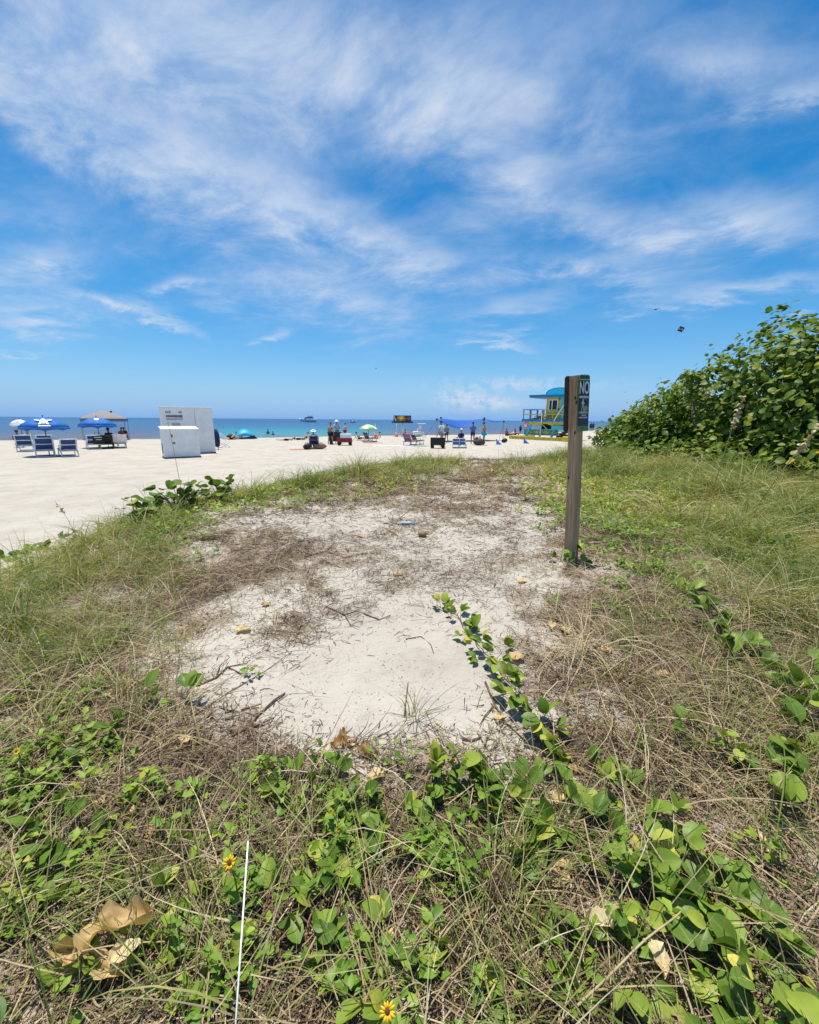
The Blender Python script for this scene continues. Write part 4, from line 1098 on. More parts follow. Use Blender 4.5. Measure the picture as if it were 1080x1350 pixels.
# blue shade sail on poles
pA, m = beach_spot(575.5, 583); pB, _ = beach_spot(663, 581)
M_SAIL = paint('blue_sail', (.006, .085, .36), .6, .15)
ss_ = thing('shade_sail', 'sagging blue fabric sunshade stretched between thin poles', 'sunshade', pA, 0)
rel = lambda v: tuple(Vector(v) - pA)
hgt = 28.5 * m
A0 = Vector((pA.x, pA.y, pA.z + hgt)); A1 = Vector((pB.x, pB.y, pB.z + hgt * .93)); MID0 = A0.lerp(A1, .68) + Vector((0, .0, .12)); back = Vector((.6, 3.2, .15))
vs = []
NU, NV = 24, 8
for i in range(NU + 1):
    u_ = i / NU
    for j in range(NV + 1):
        v_ = j / NV
        q0 = A0.lerp(MID0, u_); q1 = (A0 + back).lerp(MID0 + back, u_)
        q_ = q0.lerp(q1, v_); sag = .75 * math.sin(math.pi * min(1, u_ * 1.02)) ** 1.3 * (1 - .75 * v_)
        vs.append(rel(q_ - Vector((0, 0, sag))))
fs = [(i * 9 + j, i * 9 + 9 + j, i * 9 + 10 + j, i * 9 + 1 + j) for i in range(NU) for j in range(NV)]
k0 = len(vs)
tail = [MID0, MID0.lerp(A1, .45) + Vector((0, 0, -.08)), A1, MID0.lerp(A1, .6) + Vector((.2, 1.6, .05)), MID0 + back]
MB().add(vs, fs, True).add([rel(q_) for q_ in tail] , [(0, 1, 2, 3, 4)], True).build('fabric', M_SAIL, ss_).modifiers.new('thick', 'SOLIDIFY').thickness = .012
for q_ in (A0, MID0, A1, A0 + back, MID0 + back):
    MB().tube([rel((q_.x, q_.y, gz(q_.x, q_.y) - .1)), rel(q_ + Vector((0, 0, .06)))], .022, 6).build('pole', M_STEEL, ss_)
    MB().ball(rel(q_ + Vector((0, 0, .07))), .10).build('pole_cap', M_BLACK, ss_)
pC, _ = beach_spot(657, 585.5); pD, _ = beach_spot(553, 586.5)
MB().tube([rel(A1), rel(pC + Vector((0, 0, .15)))], .014, 5).tube([rel(A0), rel(pD + Vector((0, 0, .05)))], .014, 5).build('guy_line', M_BLACK, ss_)
def anchor(label, px, py, m_):
    p, m = beach_spot(px, py); o = thing('anchor_bag', label, 'sandbag', p, face(p)); s_ = 7 * m
    b = MB().add([(-s_ * .45, -.2, 0), (s_ * .6, -.2, 0), (s_ * .6, .2, 0), (-s_ * .45, .2, 0), (-s_ * .42, 0, s_ * .9), (s_ * .15, -.1, s_ * .38), (s_ * .15, .1, s_ * .38)], [(3, 2, 1, 0), (0, 1, 5, 4), (1, 2, 6, 5), (2, 3, 4, 6), (3, 0, 4), (4, 5, 6)])
    b.build('body', m_, o, .02); MB().ball((-s_ * .42, 0, s_ * .9), .05).build('tie', M_BLACK, o)
anchor('blue triangular sand anchor bag at the foot of the shade guy line', 657.5, 586, M_SAIL); anchor('small blue sand anchor in front of the lifeguard tower', 693.5, 584.5, M_SAIL)
bag('round black bag beside the blue sand anchor', 664.5, 583.5, .55, .45, .40, M_BLACK)
# the far shore: bathers in a row left and right of the tower
far_lab = ['seated bather in red far along the shore right of the shade', 'bather in white lying by the water right of the shade', 'bather in dark clothes sitting left of the tower by the water', 'bather standing in the shallows left of the tower']
for (px, py, pose, sh_, lab) in ((668, 574.5, 'floor', (.4, .06, .05), far_lab[0]), (674, 574, 'prop', (.65, .62, .62), far_lab[1]), (679, 573.5, 'floor', (.04, .04, .05), far_lab[2]), (686, 571.5, 'stand', (.12, .06, .07), far_lab[3]),
                               (774, 568, 'floor', (.03, .04, .12), 'bather in navy sitting on the far sand just right of the signpost'), (778.5, 568.3, 'stand', (.03, .03, .05), 'bather in black standing on the far sand between two others'),
                               (781.5, 568.3, 'stand', (.06, .03, .05), 'bather in dark clothes standing rightmost on the far sand')):
    p, m = beach_spot(px, py); person(lab, p, face(p) + random.uniform(-2, 2), 1.72, pose, 'tan', 'dark', None, cloth('far%d' % int(px), sh_), cloth('black', (.02, .02, .02)), None, 0)
p, m = beach_spot(786.5, 573)
rp = thing('marker_post', 'thin reddish marker post at the edge of the bushes', 'post', p, 0)
MB().tube([(0, 0, -.2), (0, 0, 7.5 * m)], .06, 8).build('shaft', paint('post_red', (.40, .10, .07), .6), rp); MB().lathe([(.066, 6.0 * m), (.066, 7.0 * m)], 12).build('band', M_WHITE, rp)

# ------------------------------------------------------------------ boats
def at_sea(px, y):
    d = ray(px, 560); return Vector((d[0] * y / d[1], y, WATER_Z))
y = 330.0; p = at_sea(406.5, y); m = y / F * 1.0
yt = thing('motor_yacht', 'white motor yacht with a flybridge and dark windows anchored offshore', 'yacht', p, face(p) + math.pi)
L = 21 * m
hull(L, 3.6, 2.3, M_WHITE, yt)
MB().box((-.8, 0, 3.15), (L * .58, 3.0, 1.3), taper=.86).build('cabin', M_WHITE, yt, .1)
MB().box((-.6, 0, 3.25), (L * .50, 3.04, .62), taper=.94).build('window_band', paint('dark_glass', (.012, .014, .02), .12), yt)
MB().box((-1.6, 0, 4.15), (L * .42, 2.7, .7), taper=.9).build('flybridge', M_WHITE, yt, .08)
MB().box((-1.8, 0, 5.45), (L * .30, 2.6, .16)).build('hardtop', M_WHITE, yt, .04)
for x in (-3.2, -.2):
    for yy in (-1.1, 1.1): MB().tube([(x, yy, 4.3), (x - .3, yy, 5.4)], .07, 6).build('hardtop_post', M_WHITE, yt)
MB().tube([(-2.2, 0, 5.5), (-2.6, 0, 7.2)], .06, 6).ball((-2.2, 0, 5.9), .3).build('mast', M_WHITE, yt)
MB().tube([(1.5, -1.3, 2.9), (5.6, -.4, 3.5), (5.6, .4, 3.5), (1.5, 1.3, 2.9)], .05, 6).build('bow_rail', M_STEEL, yt)
y = 300.0; p = at_sea(466.5, y); m = y / F
sb = thing('small_motorboat', 'small white motorboat seen end on, right of the yacht', 'boat', p, face(p) + .9)
hull(6.0, 2.2, 1.15, M_WHITE, sb)
MB().box((.2, 0, 1.75), (1.3, 1.2, 1.2), taper=.7).build('console', M_WHITE, sb, .05)
MB().box((.1, 0, 3.0), (2.2, 1.8, .12)).tube([(-.6, -.8, 1.1), (-.5, -.7, 3.0)], .05, 6).tube([(-.6, .8, 1.1), (-.5, .7, 3.0)], .05, 6).build('top', M_WHITE, sb)
MB().box((-3.1, 0, 1.0), (.45, .5, 1.2)).build('outboard', M_BLACK, sb, .06)
y = 1500.0; p = at_sea(794, y)
fb = thing('distant_ship', 'tiny pale ship on the horizon right of the signpost', 'ship', p, face(p))
hull(16, 4, 3, M_WHITE, fb); MB().box((-2, 0, 5), (6, 3, 4), taper=.8).build('bridge', M_WHITE, fb, .1)

# ------------------------------------------------------------------ in the air
def airborne(px, py, dist): return Vector(PD(px, py, dist))
p = airborne(898, 434, 75.0)
kt = thing('kite', 'dark diamond kite with pale pattern flying above the bushes', 'kite', p, face(p))
M_ = Matrix.Rotation(R_(80), 4, 'X') @ Matrix.Rotation(R_(18), 4, 'Z')
s_ = .62
MB().prism([(0, -s_), (s_, 0), (0, s_), (-s_, 0)], M_, .03).build('sail', paint('kite_navy', (.02, .015, .045), .6), kt)
for a, b in ((-.2, .12), (.16, -.12)): MB().prism([(a - .16, b - .1), (a + .1, b - .16), (a + .16, b + .1), (a - .1, b + .16)], M_ @ Matrix.Translation((0, 0, .034)), .01).build('patch', paint('kite_pink', (.45, .25, .28), .6), kt)
MB().tube([M_ @ Vector((-s_, 0, 0)), M_ @ Vector((s_, 0, 0))], .015, 5).tube([M_ @ Vector((0, -s_, -.03)), M_ @ Vector((0, s_, -.03))], .015, 5).build('spar', M_BLACK, kt)
MB().tube([(-.35, 0, -.45), (-.6, 0, -.8), (-.7, .1, -1.2)], .02, 5).build('tail', M_BLACK, kt)
def bird(label, px, py, dist, span, bank, m_, rot):
    p = airborne(px, py, dist); o = thing('bird', label, 'bird', p, face(p) + rot, 'birds gliding over the beach'); h = span / 2
    MB().ball((0, 0, 0), (.09 * span, .26 * span, .07 * span), 12, 8).ball((0, .27 * span, .03 * span), .055 * span, 10, 7).tube([(0, .31 * span, .03 * span), (0, .42 * span, .01 * span)], [.022 * span, .006 * span], 6).build('body', m_, o)
    for s_ in (-1, 1):
        vs = [(0, .08 * span, .02), (0, -.10 * span, .02), (s_ * h * .5, .14 * span, .10 * span + bank * s_ * h * .4), (s_ * h * .5, -.06 * span, .10 * span + bank * s_ * h * .4), (s_ * h, -.04 * span, .03 * span + bank * s_ * h), (s_ * h * .97, -.10 * span, .03 * span + bank * s_ * h)]
        MB().add(vs, [(0, 1, 3, 2), (2, 3, 5, 4)], True).build('wing', m_, o).modifiers.new('thick', 'SOLIDIFY').thickness = .02
    MB().add([(-.03 * span, -.22 * span, 0), (.03 * span, -.22 * span, 0), (.07 * span, -.38 * span, 0), (-.07 * span, -.38 * span, 0)], [(0, 1, 2, 3)]).build('tail', m_, o).modifiers.new('thick', 'SOLIDIFY').thickness = .02
M_BIRD = paint('bird_dark', (.05, .05, .055), .7)
bird('dark bird gliding above the diamond kite', 865, 408, 60, 1.05, .25, M_BIRD, .3)
bird('pale distant bird low over the bushes', 824, 517, 110, 1.3, .05, paint('bird_grey', (.30, .30, .32), .7), .2)
bird('tiny dark bird high over the sea above the screen', 496, 486, 120, .8, .1, M_BIRD, .9)
# ------------------------------------------------------------------ plants: shared machinery
def blades(base, az, el, length, width, bend, segs, rnd, curl=None, thin=1.8, face_up=0.35):
    """curved ribbons: base points, heading, starting elevation, droop along the length, sideways curl"""
    n = len(base); curl = np.zeros(n) if curl is None else curl
    t = np.linspace(0, 1, segs + 1); p = base.copy(); P_ = [p.copy()]; st = length / segs
    for i in range(segs):
        tm = (t[i] + t[i + 1]) / 2
        e = el - bend * tm; a = az + curl * tm
        p = p + np.stack([np.cos(e) * np.sin(a), np.cos(e) * np.cos(a), np.sin(e)], -1) * st[:, None]; P_.append(p.copy())
    P_ = np.stack(P_, 1)
    roll = rng.uniform(-1, 1, n) * face_up * 2
    side = np.stack([np.cos(az) * np.cos(roll), -np.sin(az) * np.cos(roll), np.sin(roll)], -1)
    w = (1 - t ** thin * 0.92)[None, :] * width[:, None] * 0.5
    L = P_ - side[:, None] * w[..., None]; Rr = P_ + side[:, None] * w[..., None]
    V = np.stack([L, Rr], 2).reshape(n, -1, 3); m = 2 * (segs + 1)
    k = np.arange(segs); q = np.stack([2 * k, 2 * k + 1, 2 * k + 3, 2 * k + 2], -1)
    Fq = (q[None] + (np.arange(n) * m)[:, None, None]).reshape(-1, 4)
    return V.reshape(-1, 3), Fq, np.repeat(rnd, m), np.tile(np.repeat(t, 2), n)

def leaf_template(wfun, nl=5, nw=4, fold=0.25, curl=0.25, wav=0.0):
    vs, us, vv = [], [], []
    for i in range(nl + 1):
        t = i / nl; w = wfun(t)
        for j in range(nw + 1):
            s = -1 + 2 * j / nw
            z = abs(s) * w * fold - curl * (t - .3) ** 2 + wav * math.sin(9 * t + 2 * s) * abs(s)
            vs.append((s * w, t, z)); us.append(s); vv.append(t)
    f = [(i * (nw + 1) + j, i * (nw + 1) + j + 1, (i + 1) * (nw + 1) + j + 1, (i + 1) * (nw + 1) + j) for i in range(nl) for j in range(nw)]
    return np.array(vs), np.array(f), np.array(us), np.array(vv)
OVAL = lambda t: .36 * (math.sin(math.pi * min(1, t * .94 + .03)) ** .62) * (1.0 if t < 1 else .5)
ROUND = lambda t: .52 * max(0.02, math.sin(math.pi * (t * .93 + .035))) ** .5
LANCE = lambda t: .30 * max(0.03, math.sin(math.pi * t ** .62)) ** .9
T_OVAL = leaf_template(OVAL, 6, 4, .30, .22); T_ROUND = leaf_template(ROUND, 5, 4, .14, .22, .02); T_LANCE = leaf_template(LANCE, 3, 2, .25, .25)
T_OVAL_S = leaf_template(OVAL, 3, 2, .30, .2)

def frames(az, el, roll):
    """columns: across, along the leaf, out of its face"""
    y = np.stack([np.cos(el) * np.sin(az), np.cos(el) * np.cos(az), np.sin(el)], -1)
    x0 = np.stack([np.cos(az), -np.sin(az), np.zeros_like(az)], -1); z0 = np.cross(x0, y)
    x = x0 * np.cos(roll)[:, None] + z0 * np.sin(roll)[:, None]; z = np.cross(x, y)
    return np.stack([x, y, z], -1)
def scatter_leaves(T, pos, Fr, size, rnd):
    V0, F0, u0, v0 = T; n, m = len(pos), len(V0)
    V = np.einsum('nij,mj->nmi', Fr, V0) * size[:, None, None] + pos[:, None]
    Fq = (F0[None] + (np.arange(n) * m)[:, None, None]).reshape(-1, 4)
    return V.reshape(-1, 3), Fq, np.repeat(rnd, m), np.tile(u0, n), np.tile(v0, n)

M_GRASS = blade_mat('green_grass', [(0, (0.084, 0.151, 0.025)), (.35, (0.162, 0.230, 0.045)), (.7, (0.280, 0.297, 0.078)), (1, (0.448, 0.381, 0.146))], .5, .28)
M_STRAW = blade_mat('dry_straw', [(0, (.20, .135, .07)), (.3, (.38, .28, .15)), (.65, (.54, .42, .24)), (1, (.64, .54, .36))], .6, .2)
M_LITTER = blade_mat('leaf_litter', [(0, (.060, .038, .024)), (.3, (.15, .10, .062)), (.6, (.28, .20, .125)), (.85, (.42, .32, .21)), (1, (.52, .44, .33))], .75, .08, .15)
M_HERB = blade_mat('herb_leaf', [(0, (0.102, 0.204, 0.024)), (.5, (0.198, 0.330, 0.036)), (.85, (0.348, 0.432, 0.054)), (1, (0.504, 0.480, 0.072))], .5, .3)
M_BEAN = blade_mat('beach_bean_leaf', [(0, (0.078, 0.150, 0.022)), (.45, (0.169, 0.267, 0.033)), (.75, (0.286, 0.370, 0.048)), (.92, (0.468, 0.468, 0.072)), (1, (0.624, 0.520, 0.104))], .45, .24, .28, (.28, .35, .10), .35)
M_GRAPE = blade_mat('sea_grape_leaf', [(0, (0.051, 0.104, 0.014)), (.4, (0.107, 0.181, 0.021)), (.75, (0.177, 0.246, 0.030)), (.95, (0.335, 0.349, 0.039)), (1, (0.466, 0.328, 0.033))], .48, .26, .18, (.32, .36, .09), .08)
M_DEADLEAF = blade_mat('dry_leaf', [(0, (.26, .13, .05)), (.4, (.52, .33, .13)), (.75, (.72, .53, .25)), (1, (.80, .66, .40))], .6, .22, .3, (.40, .26, .11), .4)
M_STEM = paint('green_stem', (.17, .19, .06), .5, .25, 40)
M_BARK = paint('grey_bark', (.17, .14, .11), .85, .35, 20, bump=.4)
M_TWIG = paint('brown_twig', (.15, .085, .055), .8, .4, 40, bump=.4)

def ring_points(dens, alpha, r0=0.55, r1=18.0, half=64):
    """points whose number per square metre is dens * r ** -alpha"""
    e = 2.0 - alpha; n = int(dens * 2 * R_(half) * (r1 ** e - r0 ** e) / e)
    r = (rng.random(n) * (r1 ** e - r0 ** e) + r0 ** e) ** (1 / e); a = rng.uniform(R_(-half), R_(half), n)
    x, y = r * np.sin(a), r * np.cos(a)
    return x, y, r
def plant_points(kind, dens, alpha, power=1.0, **kw):
    x, y, r = ring_points(dens, alpha, **kw); z = ground(x, y); n = len(x)
    c = cover(kind, x, y, z)
    if kind == 'litter': c = patchy(c, x, y); keep = rng.random(n) < c ** power
    else: cl = fbm(x * 2.1 + 5, y * 2.1, 77 + len(kind), 3); keep = rng.random(n) < (c * (0.35 + 1.3 * cl)) ** power
    keep &= ~(x > 8.6 - .08 * np.maximum(y - 9, 0) - .1) | (rng.random(n) < .05) | (y < 6.0) | (y > 17.5)
    return np.stack([x, y, z], -1)[keep], r[keep], c[keep]

# ------------------------------------------------------------------ litter on the sand
p, r, c = plant_points('litter', 15000, .95, 1.3)
n = len(p)
ls = np.clip(r / 3.5, 1, 3.2)
p[:, 2] += rng.random(n) ** 2 * .045 * c + .002
big = rng.random(n) < .35
ln = np.where(big, rng.uniform(.07, .24, n), rng.uniform(.025, .09, n)) * np.sqrt(ls)
V, Fq, rv, tv = blades(p, rng.uniform(0, 2 * math.pi, n), rng.normal(.10, .22, n), ln, rng.uniform(.0025, .006, n) * ls, rng.normal(.25, .35, n), 4, np.clip(rng.beta(2, 2, n) + (fbm(p[:, 0] * 1.5, p[:, 1] * 1.5, 3) - .5) * .5, 0, 1), rng.normal(0, 1.3, n), 3.0, .5)
o = np_obj('leaf_litter', V, Fq, M_LITTER, None, {'rnd': rv, 'v': tv})
tag(o, 'dry brown leaf litter and stem bits strewn over the dune sand', 'leaf litter', None, 'stuff')
# fine specks on the open sand
x, y, r = ring_points(1500, 1.1); z = ground(x, y); k = (edge_side(x, y) > .1); x, y, z, r = x[k], y[k], z[k], r[k]; n = len(x)
cl = fbm(x * 3, y * 3, 55, 3); k = rng.random(n) < cl ** 2 * 1.6; x, y, z, r = x[k], y[k], z[k], r[k]; n = len(x)
ls = np.clip(r / 3.0, 1, 3)
V, Fq, rv, tv = blades(np.stack([x, y, z + .003], -1), rng.uniform(0, 6.28, n), rng.normal(.1, .2, n), rng.uniform(.005, .022, n) * ls, rng.uniform(.002, .005, n) * ls, rng.normal(.2, .3, n), 2, rng.beta(1.4, 2.5, n), rng.normal(0, 1, n), 3, .5)
o = np_obj('debris', V, Fq, M_LITTER, None, {'rnd': rv, 'v': tv})
tag(o, 'small dark plant specks scattered on bare sand', 'debris', None, 'stuff')

# ------------------------------------------------------------------ straw and grass that cannot be counted
def tussocks(kind, dens, alpha, per, hgt, wid, mat, name, label, cat, el0, lean, rnd_fn, r0=0.6, tuft=.022):
    p, r, c = plant_points(kind, dens, alpha, 1.15 if tuft < .05 else 2.2, r0=r0)
    if tuft > .05:
        ok = (edge_side(p[:, 0], p[:, 1]) > .55) & (fbm(p[:, 0] * .9 + 2, p[:, 1] * .9, 7, 3) > .45); p, r, c = p[ok], r[ok], c[ok]
    m = len(p); k = rng.integers(per[0], per[1], m)
    ls = np.repeat(np.clip((r / 3.5), 1, 2.6), k)
    b = np.repeat(p, k, 0); tot = len(b)
    ca = np.repeat(rng.uniform(0, 6.28, m), k); cs = np.repeat(rng.uniform(.4, 1.0, m) ** 1.3 * (.55 + 1.1 * fbm(p[:, 0] * 1.1, p[:, 1] * 1.1, 33, 3)) * 1.35, k)
    j = rng.normal(0, tuft, (tot, 2)); b[:, :2] += j
    az = np.where(rng.random(tot) < .62, ca + rng.normal(0, .75, tot), rng.uniform(0, 6.28, tot))
    el = np.clip(rng.normal(el0[0], el0[1], tot), .02, 1.52)
    ln = rng.uniform(hgt[0], hgt[1], tot) * cs
    rr = rnd_fn(tot, np.repeat(fbm(p[:, 0] * .9, p[:, 1] * .9, 91, 3), k))
    V, Fq, rv, tv = blades(b, az, el, ln, rng.uniform(wid[0], wid[1], tot) * ls, np.abs(rng.normal(lean[0], lean[1], tot)), 5, rr, rng.normal(0, .5, tot), 2.2, .5)
    o = np_obj(name, V, Fq, mat, None, {'rnd': rv, 'v': tv}); tag(o, label, cat, None, 'stuff'); return o
tussocks('straw', 200, .35, (6, 13), (.12, .50), (.0026, .0050), M_STRAW, 'dry_grass', 'dry tan straw grass lying in mats over the dune', 'dry grass', (.45, .38), (.9, .5), lambda n, f: np.clip(rng.beta(2.2, 1.8, n) + (f - .5) * .5, 0, 1))
tussocks('green', 78, .0, (8, 18), (.16, .55), (.0028, .0055), M_GRASS, 'dune_grass', 'green and yellowing dune grass covering the dune edges and right side', 'grass', (.95, .34), (1.35, .55), lambda n, f: np.clip(rng.beta(1.7, 1.6, n) + .06 + (f - .5) * 1.1, 0, 1))

tussocks('green', 8.5, .0, (40, 75), (.34, .78), (.0035, .0065), M_GRASS, 'tussock_grass', 'long arching yellow green tussocks massed over the right meadow and left bank', 'grass', (1.1, .28), (1.5, .5), lambda n, f: np.clip(rng.beta(1.7, 1.9, n) * .8 + .15 + (f - .5) * 1.2, 0, 1), 2.0, .07)
tussocks('straw', 8.0, .0, (35, 60), (.30, .70), (.0032, .0060), M_STRAW, 'straw_tussock', 'long arching straw coloured tussocks massed among the green ones', 'dry grass', (.95, .3), (1.7, .5), lambda n, f: np.clip(rng.beta(2, 1.8, n) + (f - .5) * .5, 0, 1), 1.6, .07)
# ------------------------------------------------------------------ low leafy herb cover
p, r, c = plant_points('herb', 260, .6, 1.25, r0=.7)
m = len(p); k = rng.integers(8, 20, m); b = np.repeat(p, k, 0); tot = len(b); ls = np.repeat(np.clip(r / 4.0, 1, 1.8), k)
b[:, :2] += rng.normal(0, .030, (tot, 2)) * ls[:, None]; hh = rng.random(tot); b[:, 2] += .015 + hh * .085 * np.clip(np.repeat(rng.uniform(.5, 1.5, m), k), 0, 1.5)
Fr = frames(rng.uniform(0, 6.28, tot), rng.normal(.25, .40, tot), rng.normal(0, .4, tot))
rr = np.clip(rng.beta(2, 2.6, tot) * .9 + (np.repeat(fbm(p[:, 0] * .8, p[:, 1] * .8, 61, 2), k) - .5) * .6 + np.repeat(np.clip((r - 4) / 10, 0, .5), k), 0, 1)
V, Fq, rv, uv, tv = scatter_leaves(T_LANCE, b, Fr, rng.uniform(.022, .050, tot) * ls, rr)
k2 = rng.random(m) < 2; st = np.repeat(p, 3, 0); ns = len(st)
V2, F2, r2, t2 = blades(st + np.c_[rng.normal(0, .012, (ns, 2)), np.zeros(ns)], rng.uniform(0, 6.28, ns), rng.normal(1.1, .3, ns), rng.uniform(.05, .13, ns), np.full(ns, .0035), rng.normal(.4, .3, ns), 3, np.full(ns, .45), None, 4)
o = np_obj('herb_cover', np.vstack([V, V2]), np.vstack([Fq, F2 + len(V)]), M_HERB, None, {'rnd': np.r_[rv, r2], 'u': np.r_[uv, np.zeros(len(V2))], 'v': np.r_[tv, t2]})
tag(o, 'low bright green small leaved herbs creeping across the dune', 'ground cover', None, 'stuff')

# ------------------------------------------------------------------ grass clumps one can tell apart
def clump(label, px, py, nb, h, spread, hue, droop=1.1, el0=1.15, width=.0045, dry=.25, z0=.5):
    q = G(px, py, z0); t = thing('grass_clump', label, 'grass clump', q, 0, 'grass clumps on the dune')
    n1 = int(nb * (1 - dry)); n2 = nb - n1
    for n_, m_, nm, hs, eo in ((n1, M_GRASS, 'green_blades', 1.0, el0), (n2, M_STRAW, 'dry_blades', .9, el0 - .45)):
        if n_ < 3: continue
        b = np.c_[rng.normal(0, spread * .35, (n_, 2)), np.full(n_, -.01)]
        az = np.arctan2(b[:, 0], b[:, 1]) + rng.normal(0, .8, n_)
        V, Fq, rv, tv = blades(b, az, np.clip(rng.normal(eo, .3, n_), .1, 1.52), rng.uniform(.5, 1.15, n_) * h * hs, rng.uniform(.7, 1.2, n_) * width, np.abs(rng.normal(droop, .45, n_)), 7, np.clip(rng.beta(2, 2, n_) * .7 + hue, 0, 1), rng.normal(0, .6, n_), 2.4, .5)
        np_obj(nm, V, Fq, m_, t, {'rnd': rv, 'v': tv})
    return t
clump('sparse upright grass tuft alone in the middle of the bare sand', 548, 945, 26, .30, .05, .05, .7, 1.2, .005, .35)
clump('dense bluish green grass clump at the left edge of the picture', 22, 835, 190, .55, .16, -.02, 1.2, 1.2, .005, .15)
clump('green grass clump left of the sand, near the frame edge below the leafy shrub', 70, 775, 150, .45, .18, .05, 1.2, 1.1, .005, .25)
clump('tall bright green grass clump in the left bank of grass', 205, 735, 110, .46, .16, .08, 1.0, 1.2, .005, .2)
clump('grass clump on the left bank just below the sea grape leaves', 250, 690, 120, .46, .2, .05, 1.1, 1.15, .006, .2)
clump('yellow green grass clump beside the litter patch on the left bank', 150, 760, 120, .42, .2, .2, 1.2, 1.0, .005, .35)
clump('rounded grass clump on the far rim, first left of the sandy gap', 470, 626, 330, .80, .55, .12, 1.0, 1.1, .011, .35)
clump('low grass clump on the far rim at the left of the sandy gap', 530, 618, 200, .75, .5, .16, .9, 1.15, .011, .4)
clump('thin grass clump on the far rim, farthest left', 395, 640, 150, .62, .45, .10, .9, 1.2, .010, .3)
clump('long low grass mound on the far rim left of the signpost', 690, 612, 420, .70, .9, .06, 1.1, 1.05, .011, .25)
clump('grass mound on the far rim touching the signpost', 735, 610, 420, .75, .8, .02, 1.1, 1.05, .011, .2)
clump('grass mound on the far rim just right of the signpost', 785, 614, 380, .70, .8, .02, 1.1, 1.05, .011, .2)
clump('arching dry and green grass clump at the bottom, right of centre', 655, 1180, 230, .40, .10, .12, 1.35, .95, .0042, .5)
clump('small wispy grass tuft in the bottom centre by the herb leaves', 735, 1100, 80, .32, .06, .05, 1.0, 1.15, .0035, .3)
clump('round green grass tuft between the signpost and the bottom right vines', 840, 850, 170, .34, .14, .02, 1.3, 1.0, .004, .35)
clump('dry arching grass tuft right of the trailing vine', 815, 905, 130, .36, .16, .25, 1.4, .8, .004, .75)
clump('tall arching yellow green grass clump at the right edge', 1045, 800, 260, .55, .25, .18, 1.25, 1.05, .0055, .3)
clump('dark based grass clump at the right edge under the arching one', 1030, 905, 220, .48, .22, .15, 1.4, .9, .005, .5)
clump('straw and green grass tuft in the lower right, above the bean leaves', 960, 1010, 190, .42, .18, .2, 1.4, .85, .0045, .65)
clump('tall grass clump in the right meadow in front of the bush', 940, 700, 240, .60, .4, .12, 1.2, 1.1, .007, .25)
clump('pale arching grass clump in the right meadow near the frame edge', 1010, 730, 240, .62, .4, .22, 1.3, 1.0, .007, .35)
clump('grass clump left of the right vine, in the right meadow', 870, 760, 170, .45, .3, .12, 1.2, 1.0, .006, .3)
clump('long bladed grass tuft at the bottom left corner', 60, 1180, 90, .42, .10, .15, 1.2, .9, .004, .35)
clump('dry tan grass tuft in the bottom left, right of the corner tuft', 240, 1150, 110, .42, .12, .3, 1.4, .75, .0036, .7)
clump('loose grass tuft beside the white rod', 395, 1120, 70, .38, .10, .12, 1.2, .9, .0036, .45)
clump('slim green grass tuft among herbs on the far left', 165, 960, 60, .34, .08, .05, 1.0, 1.2, .004, .3)
clump('fine grass tuft at the bottom edge, right of the lower sunflower', 600, 1320, 90, .34, .1, .15, 1.2, 1.0, .0034, .5)

# ------------------------------------------------------------------ beach bean vines
def vine(label, pix, n_trio, leaf=(.05, .08), lift=(.03, .09), jit=.05, hue=0.0, up=.55, name='bean_vine', z0=.5, mat=None, T=None, per=3):
    pts = [G(a, b, z0) for a, b in pix]; q0 = pts[0]
    t = thing(name, label, 'vine', q0)
    cum = np.r_[0, np.cumsum([(pts[i + 1] - pts[i]).length for i in range(len(pts) - 1)])]
    def along(s):
        i = min(len(pts) - 2, max(0, int(np.searchsorted(cum, s) - 1))); f = (s - cum[i]) / max(1e-6, cum[i + 1] - cum[i]); return pts[i].lerp(pts[i + 1], f), (pts[i + 1] - pts[i]).normalized()
    st = []
    for k in range(40):
        p_, d_ = along(cum[-1] * k / 39.0); w_ = Vector((d_.y, -d_.x, 0)) * (math.sin(k * .9) * .012 + random.uniform(-.006, .006))
        x_, y_ = p_.x + w_.x, p_.y + w_.y; st.append(Vector((x_, y_, gz(x_, y_) + .012 + .012 * abs(math.sin(k * .5)))) - q0)
    mb = MB().tube(st, .0035, 6)
    pos, az, el, ro, sz = [], [], [], [], []
    for k in range(n_trio):
        p_, d_ = along(cum[-1] * (k + random.uniform(-.3, .3)) / max(1, n_trio - 1)); sd = Vector((d_.y, -d_.x, 0)) * random.choice((-1, 1))
        off = sd * abs(random.gauss(0, jit)); x_, y_ = p_.x + off.x, p_.y + off.y
        h = random.uniform(*lift); b0 = Vector((p_.x, p_.y, gz(p_.x, p_.y) + .012)); tip = Vector((x_, y_, gz(x_, y_) + h))
        mb.tube([b0 - q0, b0.lerp(tip, .6) + Vector((0, 0, .012)) - q0, tip - q0], [.0022, .0018, .0014], 5)
        a0 = math.atan2(off.x, off.y) + random.gauss(0, .6); s_ = random.uniform(*leaf)
        for j in range(per):
            a_ = a0 + (j - (per - 1) / 2.0) * (2.4 / per) + random.gauss(0, .25)
            pos.append(tuple(tip - q0 + Vector((math.sin(a_), math.cos(a_), 0)) * .006)); az.append(a_); el.append(random.gauss(up, .38)); ro.append(random.gauss(0, .55)); sz.append(s_ * random.uniform(.8, 1.12))
    mb.build('stem', M_STEM, t)
    n_ = len(pos); V, Fq, rv, uu, vv = scatter_leaves(T or T_OVAL, np.array(pos), frames(np.array(az), np.array(el), np.array(ro)), np.array(sz), np.clip(rng.beta(1.15, 1.7, n_) + hue, 0, 1))
    np_obj('leaves', V, Fq, mat or M_BEAN, t, {'rnd': rv, 'u': uu, 'v': vv})
    return t
